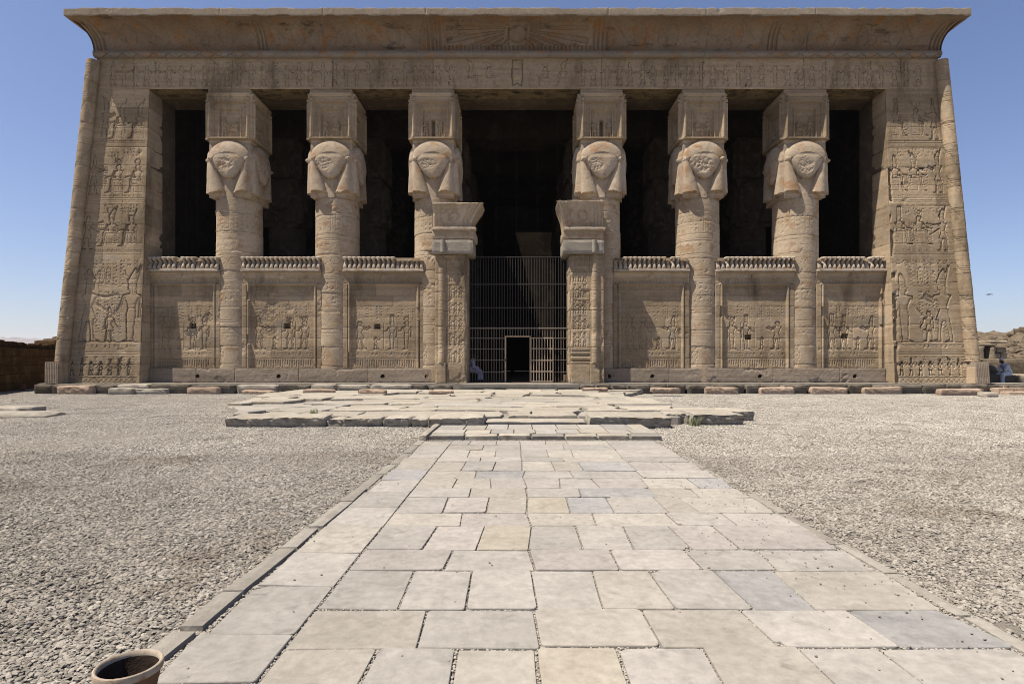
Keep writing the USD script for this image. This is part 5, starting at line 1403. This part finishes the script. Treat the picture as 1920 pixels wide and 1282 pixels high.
def person(lab, loc, f, seat, cloth, lean, group=None, headgear=True):
    """seated figure in a long robe; f: facing direction (+1 right, -1 left); seat height above its feet."""
    t = xform('person', None, loc); tag(t, lab, 'person', group)
    V = lambda a, b, c: (f * a, b, c)
    hip, ch, nk, hd = V(-.02, 0, seat + .12), V(.10 * lean, 0, seat + .45), V(.20 * lean, 0, seat + .62), V(.29 * lean, 0, seat + .80)
    B = lambda p, r_: (*p, r_)
    kn = [V(.44, s * .13, seat + .05) for s in (-1, 1)]; an = [V(.42 + .1 * (s > 0), s * .12, .13) for s in (-1, 1)]
    sh = [V(.14 * lean, s * .20, seat + .56) for s in (-1, 1)]; el = [V(.26 * lean + .02, s * .25, seat + .28) for s in (-1, 1)]; wr_ = [V(.40, s * .15, seat + .19) for s in (-1, 1)]
    hands = []
    for s in (0, 1): hands += hand(wr_[s], (f, 0, -.15))
    skin = [[B(nk, .065), B(hd, .07)], [B(hd, .088), B((hd[0] + f * .03, 0, hd[2] - .05), .075), B((hd[0] - f * .015, 0, hd[2] + .03), .092)],
            [B((hd[0] + f * .095, 0, hd[2] + .005), .012), B((hd[0] + f * .115, 0, hd[2] - .028), .016)], [B((hd[0] + f * .07, .0, hd[2] - .1), .03), B((hd[0] + f * .06, 0, hd[2] - .08), .035)],
            [B((hd[0] - f * .01, .092, hd[2] - .02), .02), B((hd[0] - f * .01, .094, hd[2] + .02), .018)], [B((hd[0] - f * .01, -.092, hd[2] - .02), .02), B((hd[0] - f * .01, -.094, hd[2] + .02), .018)],
            [B((hd[0] + f * .088, -.025, hd[2] - .058), .012), B((hd[0] + f * .088, .025, hd[2] - .058), .012)], [B(nk, .07), B(ch, .08)], [B(ch, .1), B(hip, .11)]]
    for s in (0, 1):
        skin += [[B(sh[s], .05), B(el[s], .042)], [B(el[s], .042), B(wr_[s], .03)], [B(ch, .07), B(sh[s], .05)], [B(hip, .09), B(kn[s], .065)], [B(kn[s], .06), B(an[s], .042)], [B(an[s], .042), B((an[s][0] + f * .17, an[s][1], .035), .034)], [B(an[s], .045), B((an[s][0] - f * .03, an[s][1], .04), .04)]]
    obj('body', organic(skin + hands, .022, 4), 'skin', t, smooth=True)
    robe = [[B(hip, .20), B(ch, .19)], [B(ch, .19), B(nk, .095)], [B(sh[0], .085), B(sh[1], .085), B(ch, .15)]]
    for s in (0, 1): robe += [[B(sh[s], .085), B(el[s], .08)], [B(el[s], .08), B((wr_[s][0] - f * .03, wr_[s][1], wr_[s][2] + .01), .065)], [B(hip, .17), B(kn[s], .115)], [B(kn[s], .112), B((an[s][0] - f * .0, an[s][1], .15), .09)]]
    robe += [[B(kn[0], .09), B(kn[1], .09), B((an[0][0], 0, .22), .07)]]
    rt = organic(robe, .035, 5)
    rv = np.array(rt.vertices); rv += rt.vertex_normals * ((fbm(rv * [14, 14, 5] + 30, 3, 2) - .5) * .05)[:, None]
    obj('robe', (rv, rt.faces), cloth, t, smooth=True)
    for s in (-1, 1): obj('eye', trimesh.creation.icosphere(1, .012).apply_translation((hd[0] + f * .083, s * .033, hd[2] + .008)), 'white_cloth', t)
    if headgear:
        tb = organic([[(hd[0] - f * .02 + f * .06 * math.cos(a), .075 * math.sin(a), hd[2] + .075 + .02 * math.sin(a * 2), .05), (hd[0] - f * .02 + f * .06 * math.cos(a + .7), .075 * math.sin(a + .7), hd[2] + .075 + .02 * math.sin(a * 2 + 1.4), .05), (hd[0] - f * .02, 0, hd[2] + .10, .07)] for a in np.arange(0, 6.28, .7)], .03, 2)
        obj('turban', tb, 'white_cloth', t, smooth=True)
    return t
person('seated person in white robe and white turban leaning forward on the shaded ledge', (BX(1893), YB + .1, BZ(703) - .62), -1, .62, 'white_cloth', 1.3)
ch_ = xform('chair', None, (xp(884, 28.3), 28.3, 0)); tag(ch_, 'dim wooden chair behind the gate bars', 'chair')
obj('seat', box(-.2, .22, -.22, .22, .41, .44), 'brown_paint', ch_); obj('backrest', box(-.22, -.19, -.22, .22, .55, .92), 'brown_paint', ch_)
for a in (-.2, .18):
    for b_ in (-.2, .18): obj('leg', box(a, a + .035, b_, b_ + .035, 0, .92 if a < 0 else .41), 'brown_paint', ch_)
person('seated person in pale violet robe behind the gate bars by the left pier', (xp(883, 28.3), 28.3, .0), 1, .46, 'violet_cloth', .5, headgear=False)
bx = obj('box', rough_block(xp(1056, 27.9), xp(1070, 27.9), 27.7, 28.0, .0, .34, .02, 2, .1), 'door_paint'); tag(bx, 'small tan box on the floor behind the right end of the gate', 'box')

# ------------------------------------------------------------------ bird, dry weeds
bird = xform('bird', None, (xp(1855, 42), 42, zp(552, 42))); tag(bird, 'dark bird gliding in the sky right of the temple', 'bird')
obj('body', organic([[(-.02, -.1, 0, .03), (0, .08, .005, .045)], [(0, .08, .005, .045), (0, .2, .01, .025)], [(0, -.1, 0, .025), (0, -.26, 0, .012)]], .03, 3), 'feather', bird, smooth=True)
for s in (-1, 1):
    v = np.array([(s * .02, .1, .02), (s * .02, -.06, .02), (s * .13, .12, .03), (s * .13, -.05, .03), (s * .26, .05, .0), (s * .26, -.02, .0)]); v = np.vstack([v, v - [0, 0, .012]])
    f = np.array([[0, 1, 3, 2], [2, 3, 5, 4], [6, 8, 9, 7], [8, 10, 11, 9], [0, 2, 8, 6], [2, 4, 10, 8], [1, 7, 9, 3], [3, 9, 11, 5], [4, 5, 11, 10]])
    obj('wing', (v, f if s < 0 else f[:, ::-1]), 'feather', bird)
def weed(px, py, z, n, hgt, lab):
    x, y = gp(px, py, z)
    w = xform('weed', None, (x, y, z)); tag(w, lab, 'plant')
    gg = random.Random(px); ms = []
    for i in range(n):
        a = gg.random() * 6.28; L = hgt * gg.uniform(.5, 1.1); o = (gg.uniform(-.1, .1), gg.uniform(-.06, .06), 0)
        m_ = (o[0] + math.cos(a) * L * .25, o[1] + math.sin(a) * L * .25, L * .6); e_ = (o[0] + math.cos(a) * L * .6, o[1] + math.sin(a) * L * .6, L * .9)
        ms += [tube(o, m_, .006, .005, 4), tube(m_, e_, .005, .002, 4)]
    obj('stems', cat(*ms), 'bark_leaf', w)
weed(1302, 799, GZ, 60, .24, 'dry grey-green weed at the broken right end of the pavement edge')
weed(588, 775, Z_T, 30, .14, 'small green weed in a crack of the pavement at left')

# ------------------------------------------------------------------ air: thin dust haze that pales the far hills
usdkit.material(stage, '/World/Looks/haze_air', {'v': ('principled_volume', {'color': (.93, .93, .96), 'density': .00006, 'anisotropy': .2})}, volume='v.volume')
hz = obj('haze', box(-6500, 6500, -900, 6200, GZ - 1.5, 230), 'haze_air'); tag(hz, None, None, None, 'stuff')
